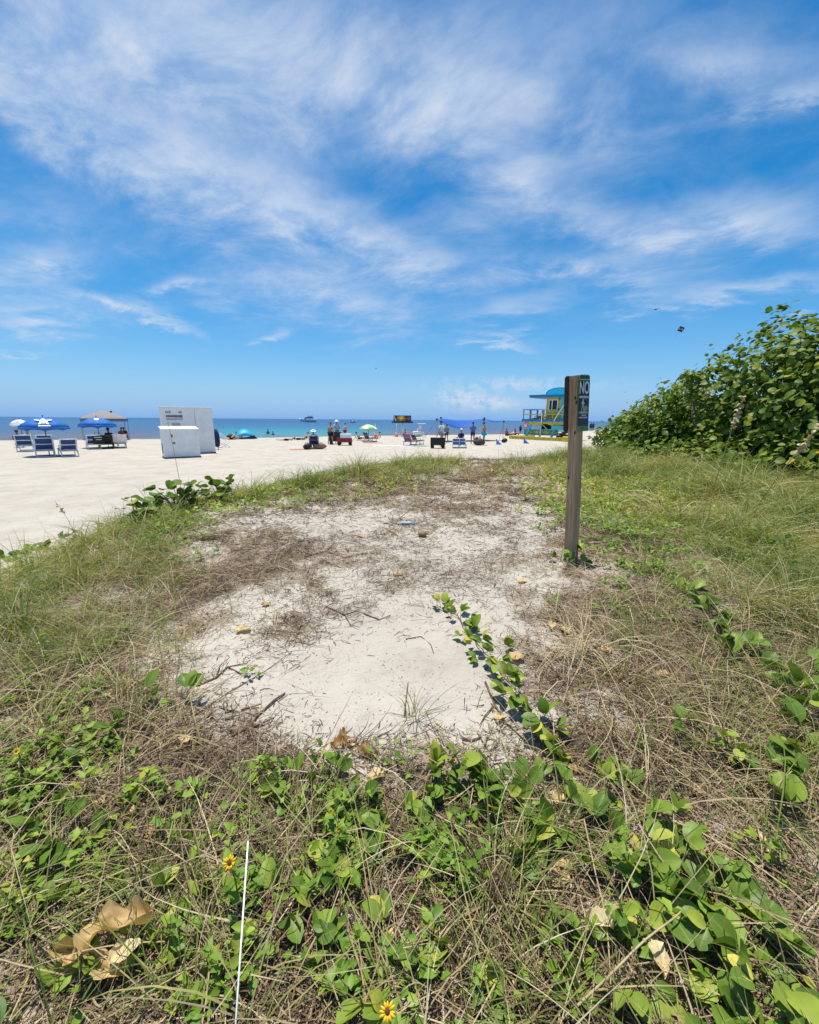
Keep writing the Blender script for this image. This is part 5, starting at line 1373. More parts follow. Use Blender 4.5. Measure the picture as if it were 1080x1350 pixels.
vine('trailing bean vine running from the bare sand down toward the right, beside the litter', [(575, 800), (602, 815), (628, 850), (660, 890), (690, 925), (718, 965), (735, 985), (790, 1040)], 40, (.055, .092), (.02, .10), .045, .12, .65)
vine('dark green bean vine on the right slope below the meadow', [(890, 790), (930, 815), (955, 842), (980, 872), (990, 890)], 15, (0.083, 0.137), (0.06, 0.16), .06, -.18, .35)
vine('bean vine at the right edge above the bottom corner', [(1065, 890), (1050, 930), (1062, 985), (1075, 1040), (1050, 1100)], 20, (0.071, 0.124), (0.06, 0.19), .07, -.05, .45)
vine('bean vine of large upright leaves in the lower right, nearest the dry leaf pair', [(640, 1075), (700, 1090), (770, 1100), (830, 1125), (900, 1170), (960, 1215)], 42, (0.049, 0.097), (0.03, 0.12), 0.12, .05, .6)
vine('bean vine of broad leaves in the bottom right corner', [(830, 1130), (900, 1190), (960, 1250), (1010, 1310), (1060, 1370)], 32, (0.049, 0.097), (0.03, 0.13), 0.12, .08, .4)
vine('bean vine across the right of the bottom edge', [(720, 1260), (800, 1290), (880, 1320), (960, 1345)], 18, (0.040, 0.080), (0.02, 0.08), 0.12, .02, .4)
vine('short bean vine with narrow upright leaves at the near end of the bare sand', [(560, 1050), (590, 1030), (625, 1035), (655, 1050)], 12, (0.059, 0.099), (0.05, 0.12), .03, -.02, .95)
vine('bean vine along the near left border of the bare sand', [(350, 1040), (380, 1030), (420, 1045), (470, 1060), (520, 1100), (560, 1130)], 18, (0.047, 0.081), (0.02, 0.08), .05, .08, .6)
vine('short bean vine standing on the litter left of the bare sand', [(190, 935), (215, 930), (245, 935)], 4, (0.065, 0.095), (0.05, 0.12), .03, .05, .5)
vine('dark bean vine on the left among herb leaves', [(90, 990), (115, 1010), (130, 980), (160, 965)], 8, (0.055, 0.08), (0.03, 0.10), .04, -.1, .5)
vine('bean vine near the left edge above the dry yellow leaf', [(40, 1090), (75, 1110), (100, 1130), (70, 1140)], 8, (0.065, 0.099), (0.03, 0.11), .04, -.05, .5)
vine('bean vine crossing behind the white rod toward the bottom left', [(235, 1285), (300, 1245), (370, 1215), (440, 1190), (520, 1130)], 14, (0.053, 0.087), (0.02, 0.08), .05, .04, .45)
vine('bean vine in the bottom left corner', [(-10, 1300), (15, 1330), (30, 1380)], 5, (0.059, 0.099), (0.03, 0.10), .05, .0, .45)
vine('bean vine wandering through the bottom centre grass', [(420, 1330), (500, 1290), (590, 1240), (660, 1260), (700, 1200)], 14, (.045, .075), (.02, .08), .10, .12, .5)
vine('bean vine at the bottom left between the dry leaf and the sunflower', [(60, 1220), (130, 1190), (210, 1200), (270, 1170)], 9, (.045, .07), (.02, .08), .08, .05, .5)
vine('broad green bean leaves on the slope below the right grass tufts', [(880, 960), (930, 990), (985, 1000), (1020, 1040)], 12, (.05, .085), (.04, .11), .10, .0, .5)
vine('bean leaves around the foot of the signpost', [(735, 738), (752, 748), (770, 742)], 8, (0.071, 0.112), (0.02, 0.12), .05, -.05, .6)
vine('leafy dark green shrub vine at the far left on the bank', [(0, 752), (35, 745), (70, 735), (105, 722)], 26, (0.083, 0.124), (0.07, 0.22), .12, -.08, .4)
vine('bean leaves at the far right of the meadow, below the sea grape', [(985, 730), (1010, 718), (1040, 735)], 7, (0.095, 0.137), (0.07, 0.19), .08, -.1, .4)

# ------------------------------------------------------------------ beach sunflower herbs with flowers in front
M_PETAL = paint('yellow_petal', (.72, .44, .01), .5, .1, 40); M_DISC = paint('brown_disc', (.10, .035, .012), .8, .3, 90)
def sunflower(label, px, py, h, flowers, nl=60, spread=.09):
    q = G(px, py); t = thing('beach_sunflower', label, 'flower', q, 0, 'yellow beach sunflowers')
    mb = MB(); pos, az, el, ro, sz = [], [], [], [], []
    ns = 7
    for k in range(ns):
        a = 2.4 * k; r1 = spread * random.uniform(.4, 1.1); top = Vector((math.sin(a) * r1, math.cos(a) * r1, h * random.uniform(.5, .85)))
        if k < len(flowers): top = Vector(flowers[k][0])
        mb.tube([(0, 0, -.01), tuple(top * .5 + Vector((0, 0, .015))), tuple(top)], [.003, .0024, .0018], 5)
        for j in range(nl // ns):
            f = random.uniform(.15, .97); c = top * f + Vector((0, 0, .02 * f * (1 - f))); a2 = random.uniform(0, 6.28)
            pos.append(tuple(c)); az.append(a2); el.append(random.gauss(.25, .4)); ro.append(random.gauss(0, .4)); sz.append(random.uniform(.025, .052))
    mb.build('stem', M_STEM, t)
    n_ = len(pos); V, Fq, rv, uu, vv = scatter_leaves(leaf_template(LANCE, 4, 2, .25, .25), np.array(pos), frames(np.array(az), np.array(el), np.array(ro)), np.array(sz), np.clip(rng.beta(2, 2.6, n_), 0, 1))
    np_obj('leaves', V, Fq, M_HERB, t, {'rnd': rv, 'u': uu, 'v': vv})
    for c, size, tilt in flowers:
        f = MB(); M = Matrix.Translation(c) @ Matrix.Rotation(tilt[1], 4, 'Z') @ Matrix.Rotation(tilt[0], 4, 'X')
        for k in range(12):
            a = 2 * math.pi * k / 12 + random.uniform(-.1, .1); ca, sa = math.cos(a), math.sin(a); L = size * random.uniform(.9, 1.08)
            pr = []
            for tt, w in ((.25, .10), (.6, .16), (.88, .11), (1.0, .02)):
                for s_ in (-1, 1): pr.append(M @ Vector((ca * L * tt - sa * s_ * w * L, sa * L * tt + ca * s_ * w * L, .12 * L * math.sin(tt * 2.6) + .01 * L * s_)))
            f.add(pr, [(0, 1, 3, 2), (2, 3, 5, 4), (4, 5, 7, 6)], True)
        fl = f.build('flower', M_PETAL, t); fl.modifiers.new('thick', 'SOLIDIFY').thickness = .0006
        d = MB(); d.ball(c, (size * .36, size * .36, size * .22), 12, 8, (Matrix.Rotation(tilt[1], 3, 'Z') @ Matrix.Rotation(tilt[0], 3, 'X'))); d.build('flower_disc', M_DISC, fl)
    return t
def above(px, py, base, h):
    """offset from a plant's foot to a point h over the ground on the line of sight"""
    p_ = P(px, py, base.z + h); return tuple(Vector(p_) - base)
b0 = G(315, 1180); sunflower('yellow sunflower left of the white rod top', 315, 1180, .10, [(above(303, 1138, b0, 0.26), .020, (.95, .2))])
b0 = G(520, 1385); sunflower('yellow sunflower with dark centre at the bottom edge', 520, 1385, .10, [(above(511, 1334, b0, 0.22), .019, (.75, 0))], 30)
b0 = G(450, 1100); sunflower('sunflower herb with two half open blooms in the middle foreground', 450, 1100, .10, [(above(437, 1070, b0, 0.20), .011, (1.3, -.6)), (above(446, 1094, b0, 0.18), .009, (1.2, .5))], 80)
b0 = G(30, 1005); sunflower('sunflower herb with a small bloom at the left edge', 30, 1005, .12, [(above(22, 991, b0, 0.21), .015, (.9, .2))], 50)
sunflower('bright green herb clump in the middle foreground, right of the two blooms', 565, 1140, .13, [], 120, .10)
sunflower('bright green herb clump near the bottom centre right of the rod', 440, 1290, .12, [], 100, .10)
sunflower('bright green herb clump at the left edge of the foreground', 40, 1060, .14, [], 130, .13)
sunflower('bright green herb in the lower right bean leaves', 945, 1185, .12, [], 80, .08)

# ------------------------------------------------------------------ dry leaves, twigs, rod and litter pieces
def dry_leaf(label, px, py, size, rz, hue, crump=.35, h=.02, lobes=1, group='dry fallen leaves', tilt=(0, 0)):
    q = G(px, py); t = thing('dry_leaf', label, 'dry leaf', q + Vector((0, 0, h)), rz, group)
    for l in range(lobes):
        nl, nw = 12, 10; vs, us, vv = [], [], []; sd = random.randint(0, 999); ra = (l - (lobes - 1) / 2) * 1.7 + random.uniform(-.2, .2)
        kw_, kl = random.uniform(.32, .48), random.uniform(.85, 1.15)
        for i in range(nl + 1):
            tt = i / nl; w = kw_ * max(.03, math.sin(math.pi * (tt * .92 + .05))) ** .7
            for j in range(nw + 1):
                s_ = -1 + 2 * j / nw
                e = float(vnoise(np.array([tt * 4 + sd]), np.array([s_ * 2.0]), 3)[0]) - .5; e2 = float(vnoise(np.array([tt * 8 + sd]), np.array([s_ * 5.0]), 5)[0]) - .5
                x = s_ * w * (1 + 1.0 * e * abs(s_) + .5 * e2 * abs(s_)) * (1 - crump * .4 * abs(s_)); y = tt * kl
                z = crump * (abs(s_) ** 1.5 * .32 + .45 * e + .16 * e2) + .20 * crump * math.sin(tt * 4 + sd)
                vs.append((x, y, z)); us.append(s_); vv.append(tt)
        f = [(i * (nw + 1) + j, i * (nw + 1) + j + 1, (i + 1) * (nw + 1) + j + 1, (i + 1) * (nw + 1) + j) for i in range(nl) for j in range(nw)]
        A = np.array(vs) * size; c, s = math.cos(ra), math.sin(ra); A = np.stack([A[:, 0] * c - A[:, 1] * s, A[:, 0] * s + A[:, 1] * c, A[:, 2] + (abs(l) * .012)], -1)
        tx = tilt[0]; A = np.stack([A[:, 0], A[:, 1] * math.cos(tx) - A[:, 2] * math.sin(tx), A[:, 1] * math.sin(tx) + A[:, 2] * math.cos(tx)], -1)
        np_obj('blade', A, np.array(f), M_DEADLEAF, t, {'rnd': np.full(len(A), np.clip(hue + random.uniform(-.1, .1), 0, 1)), 'u': us, 'v': vv})
    MB().tube([(0, 0, .004), (0, -.22 * size, .012), (.02 * size, -.4 * size, .004)], [.0022, .0018, .0014], 5).build('stalk', M_TWIG, t)
    return t
dry_leaf('large crumpled yellow tan leaf in the bottom left foreground', 128, 1285, .105, -.2, .66, 1.0, .07, 3, None, (.35, 0))
dry_leaf('long curled yellow leaf pointing up right from the crumpled one', 150, 1262, .125, -1.0, .6, .85, .09, 1, None, (.3, 0))
dry_leaf('small pale tan leaf right of the large crumpled leaf', 150, 1300, .08, -1.3, .82, .4, .10)
dry_leaf('crumpled reddish brown leaf at the near end of the bare sand', 455, 985, .07, .4, .22, .8, .008, 3, None)
dry_leaf('second crumpled brown leaf touching the reddish brown one', 480, 1000, .065, -.8, .2, .7, .008, 2, None)
dry_leaf('pale folded leaf just below the crumpled brown ones', 506, 1030, .085, 1.2, .85, .5, .02, 1, None)
dry_leaf('pale crumpled leaf among bean vines in the lower right', 805, 1250, .075, .3, .92, .6, .06, 2, None)
dry_leaf('pale curled leaf hanging in stems right of the crumpled pale leaf', 858, 1255, .075, 2.9, .9, .6, .05, 1, None)
spots = [(35, 905, .5), (48, 935, .6), (25, 925, .75), (55, 950, .6), (125, 1060, .5), (160, 1080, .6), (215, 1085, .55), (270, 1080, .6), (380, 1090, .75), (345, 1150, .7), (285, 1155, .75), (655, 1105, .8), (620, 1085, .85), (740, 1050, .7), (845, 748, .8), (740, 830, .7), (728, 825, .75),
         (792, 855, .65), (880, 895, .75), (690, 870, .6), (990, 1100, .85), (1020, 1120, .8), (905, 1040, .5), (760, 1150, .8), (730, 1175, .75), (880, 1150, .8), (770, 1020, .5), (830, 745, .9), (685, 770, .6), (200, 1250, .5), (490, 1210, .5), (515, 1245, .8), (1000, 1230, .85), (940, 1200, .7),
         (655, 955, .7), (690, 1020, .5), (345, 800, .3), (240, 975, .8), (150, 920, .7), (330, 830, .75), (470, 708, .4), (520, 760, .4), (940, 1130, .75), (1010, 1090, .9), (600, 1330, .8), (560, 1190, .6), (110, 1220, .45), (700, 1290, .7), (780, 1310, .6), (20, 1230, .6)]
wher = {}
for i, (a, b, hue) in enumerate(spots):
    col = 'pale tan' if hue > .78 else 'tan' if hue > .6 else 'brown'
    row = 'far' if b < 860 else 'middle' if b < 1060 else 'near'
    wher.setdefault((col, row), []).append((a, b))
    o = dry_leaf('small %s dry leaf lying in the litter' % col, a, b, random.uniform(.05, .085) * (1.25 if b < 900 else 1), random.uniform(0, 6.28), hue, random.uniform(.2, .5), .018)
    o['label'] = 'tmp'; o['px'] = a; o['py'] = b; o['tone'] = col
NEAR_TO = [('the signpost', 755, 735), ('the white rod', 320, 1200), ('the large crumpled leaf', 125, 1285), ('the reddish brown leaf', 460, 985), ('the bottom right corner', 1060, 1340), ('the left frame edge', 0, 950), ('the trailing vine', 690, 925),
           ('the lone grass tuft', 548, 945), ('the two half open blooms', 440, 1085), ('the lower sunflower', 511, 1335), ('the brown twig', 340, 940), ('the pale crumpled leaf', 805, 1250), ('the dark vine on the right', 950, 840), ('the right frame edge', 1080, 1080), ('the left grass bank', 200, 800), ('the blue scrap', 537, 691)]
used = set()
DIRS = ['right of', 'below right of', 'below', 'below left of', 'left of', 'above left of', 'above', 'above right of']
for o in [o for o in COL.objects if 'px' in o]:
    a, b = o['px'], o['py']; best = None
    for nm, x_, y_ in sorted(NEAR_TO, key=lambda q: math.hypot(q[1] - a, q[2] - b))[:5]:
        d_ = DIRS[int(round(math.atan2(b - y_, a - x_) / (math.pi / 4))) % 8]; dist = math.hypot(a - x_, b - y_); w_ = 'just ' if dist < 60 else '' if dist < 150 else 'well '
        for lab in ('small %s dry leaf %s%s %s' % (o['tone'], w_, d_, nm),):
            if lab not in used and best is None: best = lab
    o['label'] = best or 'small %s dry leaf in litter at %d' % (o['tone'], a); used.add(o['label'])
    for k in ('px', 'py', 'tone'): del o[k]

def twig(label, pix, r, branches=(), name='twig'):
    pts = [G(*q) for q in pix]; q0 = pts[0]; t = thing(name, label, 'twig', q0)
    MB().tube([tuple(v - q0 + Vector((0, 0, r * .8 + .004 * (i % 2)))) for i, v in enumerate(pts)], [r * (1 - .5 * i / max(1, len(pts) - 1)) for i in range(len(pts))], 7).build('stick', M_TWIG, t)
    for br in branches:
        bp = [G(*q) for q in br]; MB().tube([tuple(v - q0 + Vector((0, 0, r * .8 + .006 * i))) for i, v in enumerate(bp)], [r * .75 * (1 - .6 * i / max(1, len(bp) - 1)) for i in range(len(bp))], 6).build('branch', M_TWIG, t)
twig('forked brown twig lying on the bare sand, left side', [(305, 972), (328, 962), (340, 945), (362, 925), (376, 915)], .009, [[(318, 938), (335, 934), (345, 932)], [(328, 962), (345, 957), (362, 950)], [(300, 962), (308, 966), (316, 970)]])
twig('short dark twig on the sand right of the lone grass tuft', [(610, 975), (622, 978), (635, 973)], .007)
twig('thin curved twig on sand below the vine start', [(535, 843), (555, 840), (568, 850), (572, 862)], .0035)
twig('thin twig upright on the sand beside the lone grass tuft', [(533, 946), (538, 900)], .004)
twig('long thin dry stem lying across the left of the bare sand', [(255, 945), (300, 915), (350, 885), (385, 860)], .0035)
twig('grey dead branch lying on the right sand strip by the far rim', [(590, 612), (625, 608), (665, 610)], .02)
twig('brown root bits on the sand near its left lobe', [(260, 905), (285, 895), (300, 880), (325, 876)], .006, [[(285, 895), (290, 880), (300, 872)], [(300, 880), (318, 890), (330, 892)]])
twig('crooked dry root across the middle of the sand', [(430, 800), (455, 812), (470, 806), (500, 818), (515, 812)], .006, [[(455, 812), (462, 825), (475, 830)]])
twig('dry root lying on upper sand left of the blue scrap', [(400, 735), (430, 728), (455, 736), (480, 730)], .009, [[(430, 728), (440, 718), (455, 716)]])
twig('dead runner root along the right rim of the bare sand', [(640, 900), (652, 930), (668, 955), (700, 985)], .006, [[(652, 930), (640, 945), (632, 960)]])
twig('short dead stems at the near left corner of the sand', [(300, 1000), (325, 1008), (350, 1000), (375, 1010)], .005, [[(325, 1008), (330, 995), (340, 988)]])
M_LONG = paint('tan_stem', (.42, .33, .17), .6, .2, 30)
def long_stem(label, pix, hs, r=.0028, m_=None):
    pts = [Vector(P(a, b, gz(*P(a, b, .5)[:2]) + h)) for (a, b), h in zip(pix, hs)]; q0 = pts[0]
    t = thing('grass_stalk', label, 'grass stalk', q0)
    fine = []
    for i in range(len(pts) - 1):
        for k in range(4):
            u_ = k / 4; a0 = pts[max(0, i - 1)]; a1, a2 = pts[i], pts[i + 1]; a3 = pts[min(len(pts) - 1, i + 2)]
            fine.append(tuple(.5 * ((2 * a1) + (a2 - a0) * u_ + (2 * a0 - 5 * a1 + 4 * a2 - a3) * u_ ** 2 + (3 * a1 - a0 - 3 * a2 + a3) * u_ ** 3) - q0))
    fine.append(tuple(pts[-1] - q0)); n_ = len(fine)
    MB().tube(fine, [r * (1 - .5 * i / n_) for i in range(n_)], 6).build('stalk', m_ or M_LONG, t)
    for i in (n_ // 4, n_ // 2, 3 * n_ // 4): MB().ball(fine[i], r * 1.5, 7, 5).build('node', m_ or M_LONG, t)
long_stem('long bare tan stem arching over the bean leaves in the lower right', [(735, 1350), (800, 1290), (850, 1240), (900, 1200), (915, 1165)], (.03, .09, .13, .13, .10), .0035)
long_stem('straight tan stem running down the bottom right corner', [(820, 1130), (900, 1200), (980, 1270), (1040, 1345)], (.05, .10, .10, .06), .003, M_STEM)
long_stem('greenish runner stem crossing from the bottom left past the rod', [(90, 1350), (180, 1300), (280, 1265), (370, 1215), (470, 1150), (530, 1125)], (.03, .06, .07, .06, .05, .03), .0035, M_STEM)
long_stem('fine arched straw over the bottom left', [(20, 1270), (130, 1190), (260, 1130), (380, 1095)], (.02, .14, .15, .03), .002)
long_stem('tan stem bent like an arch right of the bottom grass clump', [(770, 1080), (785, 1150), (800, 1220), (808, 1350)], (.12, .12, .08, .02), .0028)
long_stem('green runner stem in the centre foreground below the bare sand', [(480, 1070), (560, 1060), (660, 1035), (730, 1032), (790, 1045)], (.02, .04, .06, .05, .02), .003, M_STEM)
long_stem('dry bent stem right of the trailing vine', [(800, 1000), (830, 1030), (870, 1060), (905, 1060)], (.03, .05, .04, .01), .0035)
# the thin white rod stuck in the foreground
a, b = Vector(P(306, 1420, .60)), Vector(P(327, 1110, .80))
rd = thing('white_rod', 'thin white plastic rod sticking up from the foreground plants', 'rod', a)
MB().tube([(0, 0, 0), tuple((b - a) * .5), tuple(b - a)], .0023, 8).ball(tuple(b - a), .0026, 8, 6).build('rod', paint('white_plastic', (.80, .80, .78), .4), rd)
# blue plastic scrap on the litter
q = G(537, 692)
o = thing('plastic_scrap', 'flattened blue and white plastic scrap on the litter in mid dune', 'plastic scrap', q)
MB().box((0, 0, .02), (.22, .05, .022), .05).build('strip', paint('blue_plastic', (.06, .22, .42), .4), o, .006)
MB().box((-.05, .012, .034), (.20, .03, .012), .08).build('white_edge', paint('white_plastic', (.80, .80, .78), .4), o, .004)
q = G(557, 707); o = thing('shell_husk', 'round brown husk right of the blue plastic scrap', 'husk', q); MB().ball((0, 0, .03), (.06, .05, .035), 12, 8).build('shell', paint('husk_brown', (.26, .15, .07), .8, .4, 30, bump=.5), o); MB().tube([(.05, 0, .03), (.09, .02, .02)], .006, 5).build('stalk', M_TWIG, o)
# small grey stones
# ------------------------------------------------------------------ signpost
def signpost():
    q = G(752.5, 738); s = .108; H = 1.915
    t = thing('signpost', 'weathered square wooden post with a black NO sign on one face', 'signpost', q, R_(-60)); t.rotation_euler = (Matrix.Rotation(R_(-3.2), 3, Vector((.38, .92, 0))) @ Matrix.Rotation(R_(-60), 3, 'Z')).to_euler()
    def wood():
        m, nt_, b = new_mat('weathered_wood'); tc = nd(nt_, 'ShaderNodeTexCoord').outputs['Object']
        mp = nd(nt_, 'ShaderNodeMapping', i_Vector=tc); mp.inputs['Scale'].default_value = (16, 16, .8)
        n1 = noise(nt_, mp.outputs[0], 2.2, 6, .65, 1.2); mp2 = nd(nt_, 'ShaderNodeMapping', i_Vector=tc); mp2.inputs['Scale'].default_value = (70, 70, 1.6); n2 = noise(nt_, mp2.outputs[0], 1.6, 4, .6, .4)
        col = ramp_c(nt_, n1, [(.25, (.19, .10, .05)), (.42, (.40, .25, .14)), (.55, (.52, .35, .205)), (.72, (.62, .46, .30))])
        col = mixc(nt_, n2.ramp(.56, .72) * .75, col, (.085, .058, .04)); col = mixc(nt_, noise(nt_, tc, 5, 3).ramp(.6, .75) * .35, col, (.20, .20, .13))
        nt_.links.new(col, b.inputs['Base Color']); b.inputs['Roughness'].default_value = .85; b.inputs['Specular IOR Level'].default_value = .15
        bp = nd(nt_, 'ShaderNodeBump', i_Height=n1 * .6 + n2, i_Strength=.6); bp.inputs['Distance'].default_value = .006; nt_.links.new(bp.outputs[0], b.inputs['Normal'])
        return m
    M_W = wood()
    # a post with worn, slightly bowed edges
    vs, fs = [], []; h = s / 2; prof = [(-h, -h), (0, -h - .001), (h, -h), (h + .001, 0), (h, h), (0, h), (-h, h), (-h, 0)]
    NZ = 26
    for k in range(NZ + 1):
        z = -.25 + (H + .25) * k / NZ
        for i, (x, y) in enumerate(prof):
            w = 1 + .018 * (float(vnoise(np.array([z * 3.0 + i * 7]), np.array([i * 2.3]), 8)[0]) - .5); c_ = .93 if i % 2 == 0 else 1.0
            vs.append((x * w * c_ + .006 * math.sin(z * 2.1), y * w * c_, z))
    for k in range(NZ):
        for i in range(8): fs.append((k * 8 + i, k * 8 + (i + 1) % 8, k * 8 + 8 + (i + 1) % 8, k * 8 + 8 + i))
    fs.append(tuple(range(NZ * 8, NZ * 8 + 8)))
    mb = MB().add(vs, fs); mb.sm = [False] * len(mb.f)
    mb.build('post', M_W, t)
    kn = MB()
    for (x, z) in ((.030, 1.70), (.040, 1.36), (-.02, .9), (.045, 1.655)): kn.ball((x, -h - .001, z), (.009, .0025, .018), 10, 6)
    kn.build('knot', paint('wood_knot', (.025, .018, .012), .8), t)
    # sign board on the right face (+x), a little wider than the post
    bw, bh, th = .164, .55, .004; zc = H - bh / 2 + .005; yc = .034
    def rounded(w_, h_, r, n=6):
        out = []
        for cx, cy, a0 in ((w_ / 2 - r, h_ / 2 - r, 0), (-w_ / 2 + r, h_ / 2 - r, 90), (-w_ / 2 + r, -h_ / 2 + r, 180), (w_ / 2 - r, -h_ / 2 + r, 270)):
            for k in range(n + 1): a = R_(a0 + 90 * k / n); out.append((cx + r * math.cos(a), cy + r * math.sin(a)))
        return out
    base = Matrix.Translation((h + .004, yc, zc)) @ Matrix(((0, 0, 1, 0), (1, 0, 0, 0), (0, 1, 0, 0), (0, 0, 0, 1)))   # sign x -> post y, sign y -> z, out -> +x
    def lay(poly, z0, dep, name, m_, par): return MB().prism(poly, base @ Matrix.Translation((0, 0, z0)), dep).build(name, m_, par)
    M_SK = paint('sign_black', (.012, .013, .022), .4, .1, 20); M_SG = paint('sign_green', (.10, .24, .075), .45, .15, 20); M_SW = paint('sign_white', (.62, .63, .66), .45, .08, 30)
    M_SGD = paint('sign_dark_green', (.02, .07, .025), .5); M_SY = paint('sign_olive', (.30, .33, .08), .5, .3, 60); M_SR = paint('sign_red', (.16, .025, .05), .5); M_SBL = paint('sign_faint_blue', (.08, .09, .16), .5)
    board = lay(rounded(bw, bh, .03), 0, th, 'sign_board', M_SG, t)
    z_ = th + .0006
    lay([(-bw / 2 + .004, -.222), (bw / 2 - .004, -.222), (bw / 2 - .004, .218), (-bw / 2 + .004, .218)], z_, .0012, 'black_panel', M_SK, board)
    zt = z_ + .0018
    lay([(-.074, .225), (.074, .225), (.074, .229), (-.074, .229)], z_, .001, 'border_line', M_SW, board)
    tx = MB()
    for k in range(11): tx.prism([(-.063 + k * .0116, .238), (-.0545 + k * .0116, .238), (-.0545 + k * .0116, .262), (-.063 + k * .0116, .262)], base @ Matrix.Translation((0, 0, z_)), .001)
    tx.build('top_lettering', M_SGD, board)
    def text(body, size, cx, cy, m_, sx=1.0, off=.0):
        cu = bpy.data.curves.new('lettering', 'FONT'); cu.body = body; cu.size = size; cu.align_x = 'CENTER'; cu.align_y = 'CENTER'; cu.extrude = .0006; cu.offset = off
        o = bpy.data.objects.new('lettering', cu); COL.objects.link(o); cu.materials.append(m_)
        bpy.context.view_layer.update()
        me = bpy.data.meshes.new_from_object(o.evaluated_get(bpy.context.evaluated_depsgraph_get())); bpy.data.objects.remove(o)
        o = bpy.data.objects.new('lettering', me); COL.objects.link(o); o.parent = board
        o.matrix_local = base @ Matrix.Translation((cx, cy, zt)) @ Matrix.Diagonal((sx, 1, 1, 1))
        return o
    text('NO', .165, 0, .145, M_SW, .57, .0035)
    # a line of worn, unreadable small print under it, a walking figure with dune plants, and more worn print
    def print_row(y, hgt_, x0, x1, n_, m_, name='worn_print'):
        b_ = MB(); st = (x1 - x0) / n_
        for k in range(n_):
            if random.random() < .08: continue
            w_ = st * random.uniform(.6, .85); b_.prism([(x0 + k * st, y), (x0 + k * st + w_, y), (x0 + k * st + w_, y + hgt_), (x0 + k * st, y + hgt_)], base @ Matrix.Translation((0, 0, zt - .0012)), .001)
        b_.build(name, m_, board)
    print_row(.050, .022, -.071, .071, 11, M_SW)
    print_row(-.098, .016, -.068, .068, 13, M_SW); print_row(-.122, .012, -.045, .045, 7, M_SW); print_row(-.146, .014, -.062, .062, 11, M_SW)
    for y_ in (-.166, -.182, -.198, -.212): print_row(y_, .007, -.055, .055, 15, M_SBL)
    def part(name, poly, m_, z=zt - .0012): MB().prism(poly, base @ Matrix.Translation((0, 0, z)), .001).build(name, m_, board)
    part('symbol_ring', [(.02 + .052 * math.cos(a), .0 + .045 * math.sin(a)) for a in np.linspace(-.3, 2.1, 12)] + [(.02 + .044 * math.cos(a), .0 + .037 * math.sin(a)) for a in np.linspace(2.1, -.3, 12)], M_SR)
    fig = MB()
    for poly in (ell(-.010, .033, .0085, .010), [(-.026, .022), (-.006, .022), (-.002, -.004), (-.012, -.018), (-.022, -.016)], [(-.022, -.014), (-.012, -.016), (-.024, -.050), (-.034, -.082), (-.040, -.080), (-.030, -.048)], [(-.014, -.014), (-.006, -.012), (.002, -.045), (.006, -.085), (-.001, -.086), (-.006, -.046)], [(-.006, .016), (.016, -.006), (.012, -.010), (-.008, .006)], [(-.026, .020), (-.036, -.010), (-.031, -.012), (-.020, .010)]):
        fig.prism(poly, base @ Matrix.Translation((0, 0, zt - .0012)), .001)
    fig.build('walking_figure', M_SW, board)
    pl = MB()
    for k in range(9):
        a = R_(35 + 16 * k); x0, y0 = .030, -.082; L_ = .055 * random.uniform(.7, 1.1); pl.prism([(x0 - .006, y0), (x0 + .006, y0), (x0 + L_ * math.cos(a) + .010, y0 + L_ * math.sin(a) + .010), (x0 + L_ * math.cos(a) - .006, y0 + L_ * math.sin(a) + .004)], base @ Matrix.Translation((0, 0, zt - .0012 + .0001 * k)), .0008)
    pl.build('plant_symbol', M_SY, board)
    sc = MB()
    for y_ in (.245, -.245): sc.ball(tuple(base @ Vector((.0, y_ + (.012 if y_ > 0 else 0), th + .001))), (.003, .006, .006), 8, 6)
    sc.build('screw', paint('sign_screw', (.05, .06, .05), .4, metal=.6), board)
    # second board on the opposite face, its bare brown back reaching past the post toward the path
    base = Matrix.Translation((-h - .004, -.018, zc)) @ Matrix(((0, 0, -1, 0), (-1, 0, 0, 0), (0, 1, 0, 0), (0, 0, 0, 1)))
    MB().prism(rounded(bw, bh, .03), base, .010).build('rear_board', paint('brown_board_back', (.085, .062, .052), .8, .3, 14), t)
    return t
signpost()

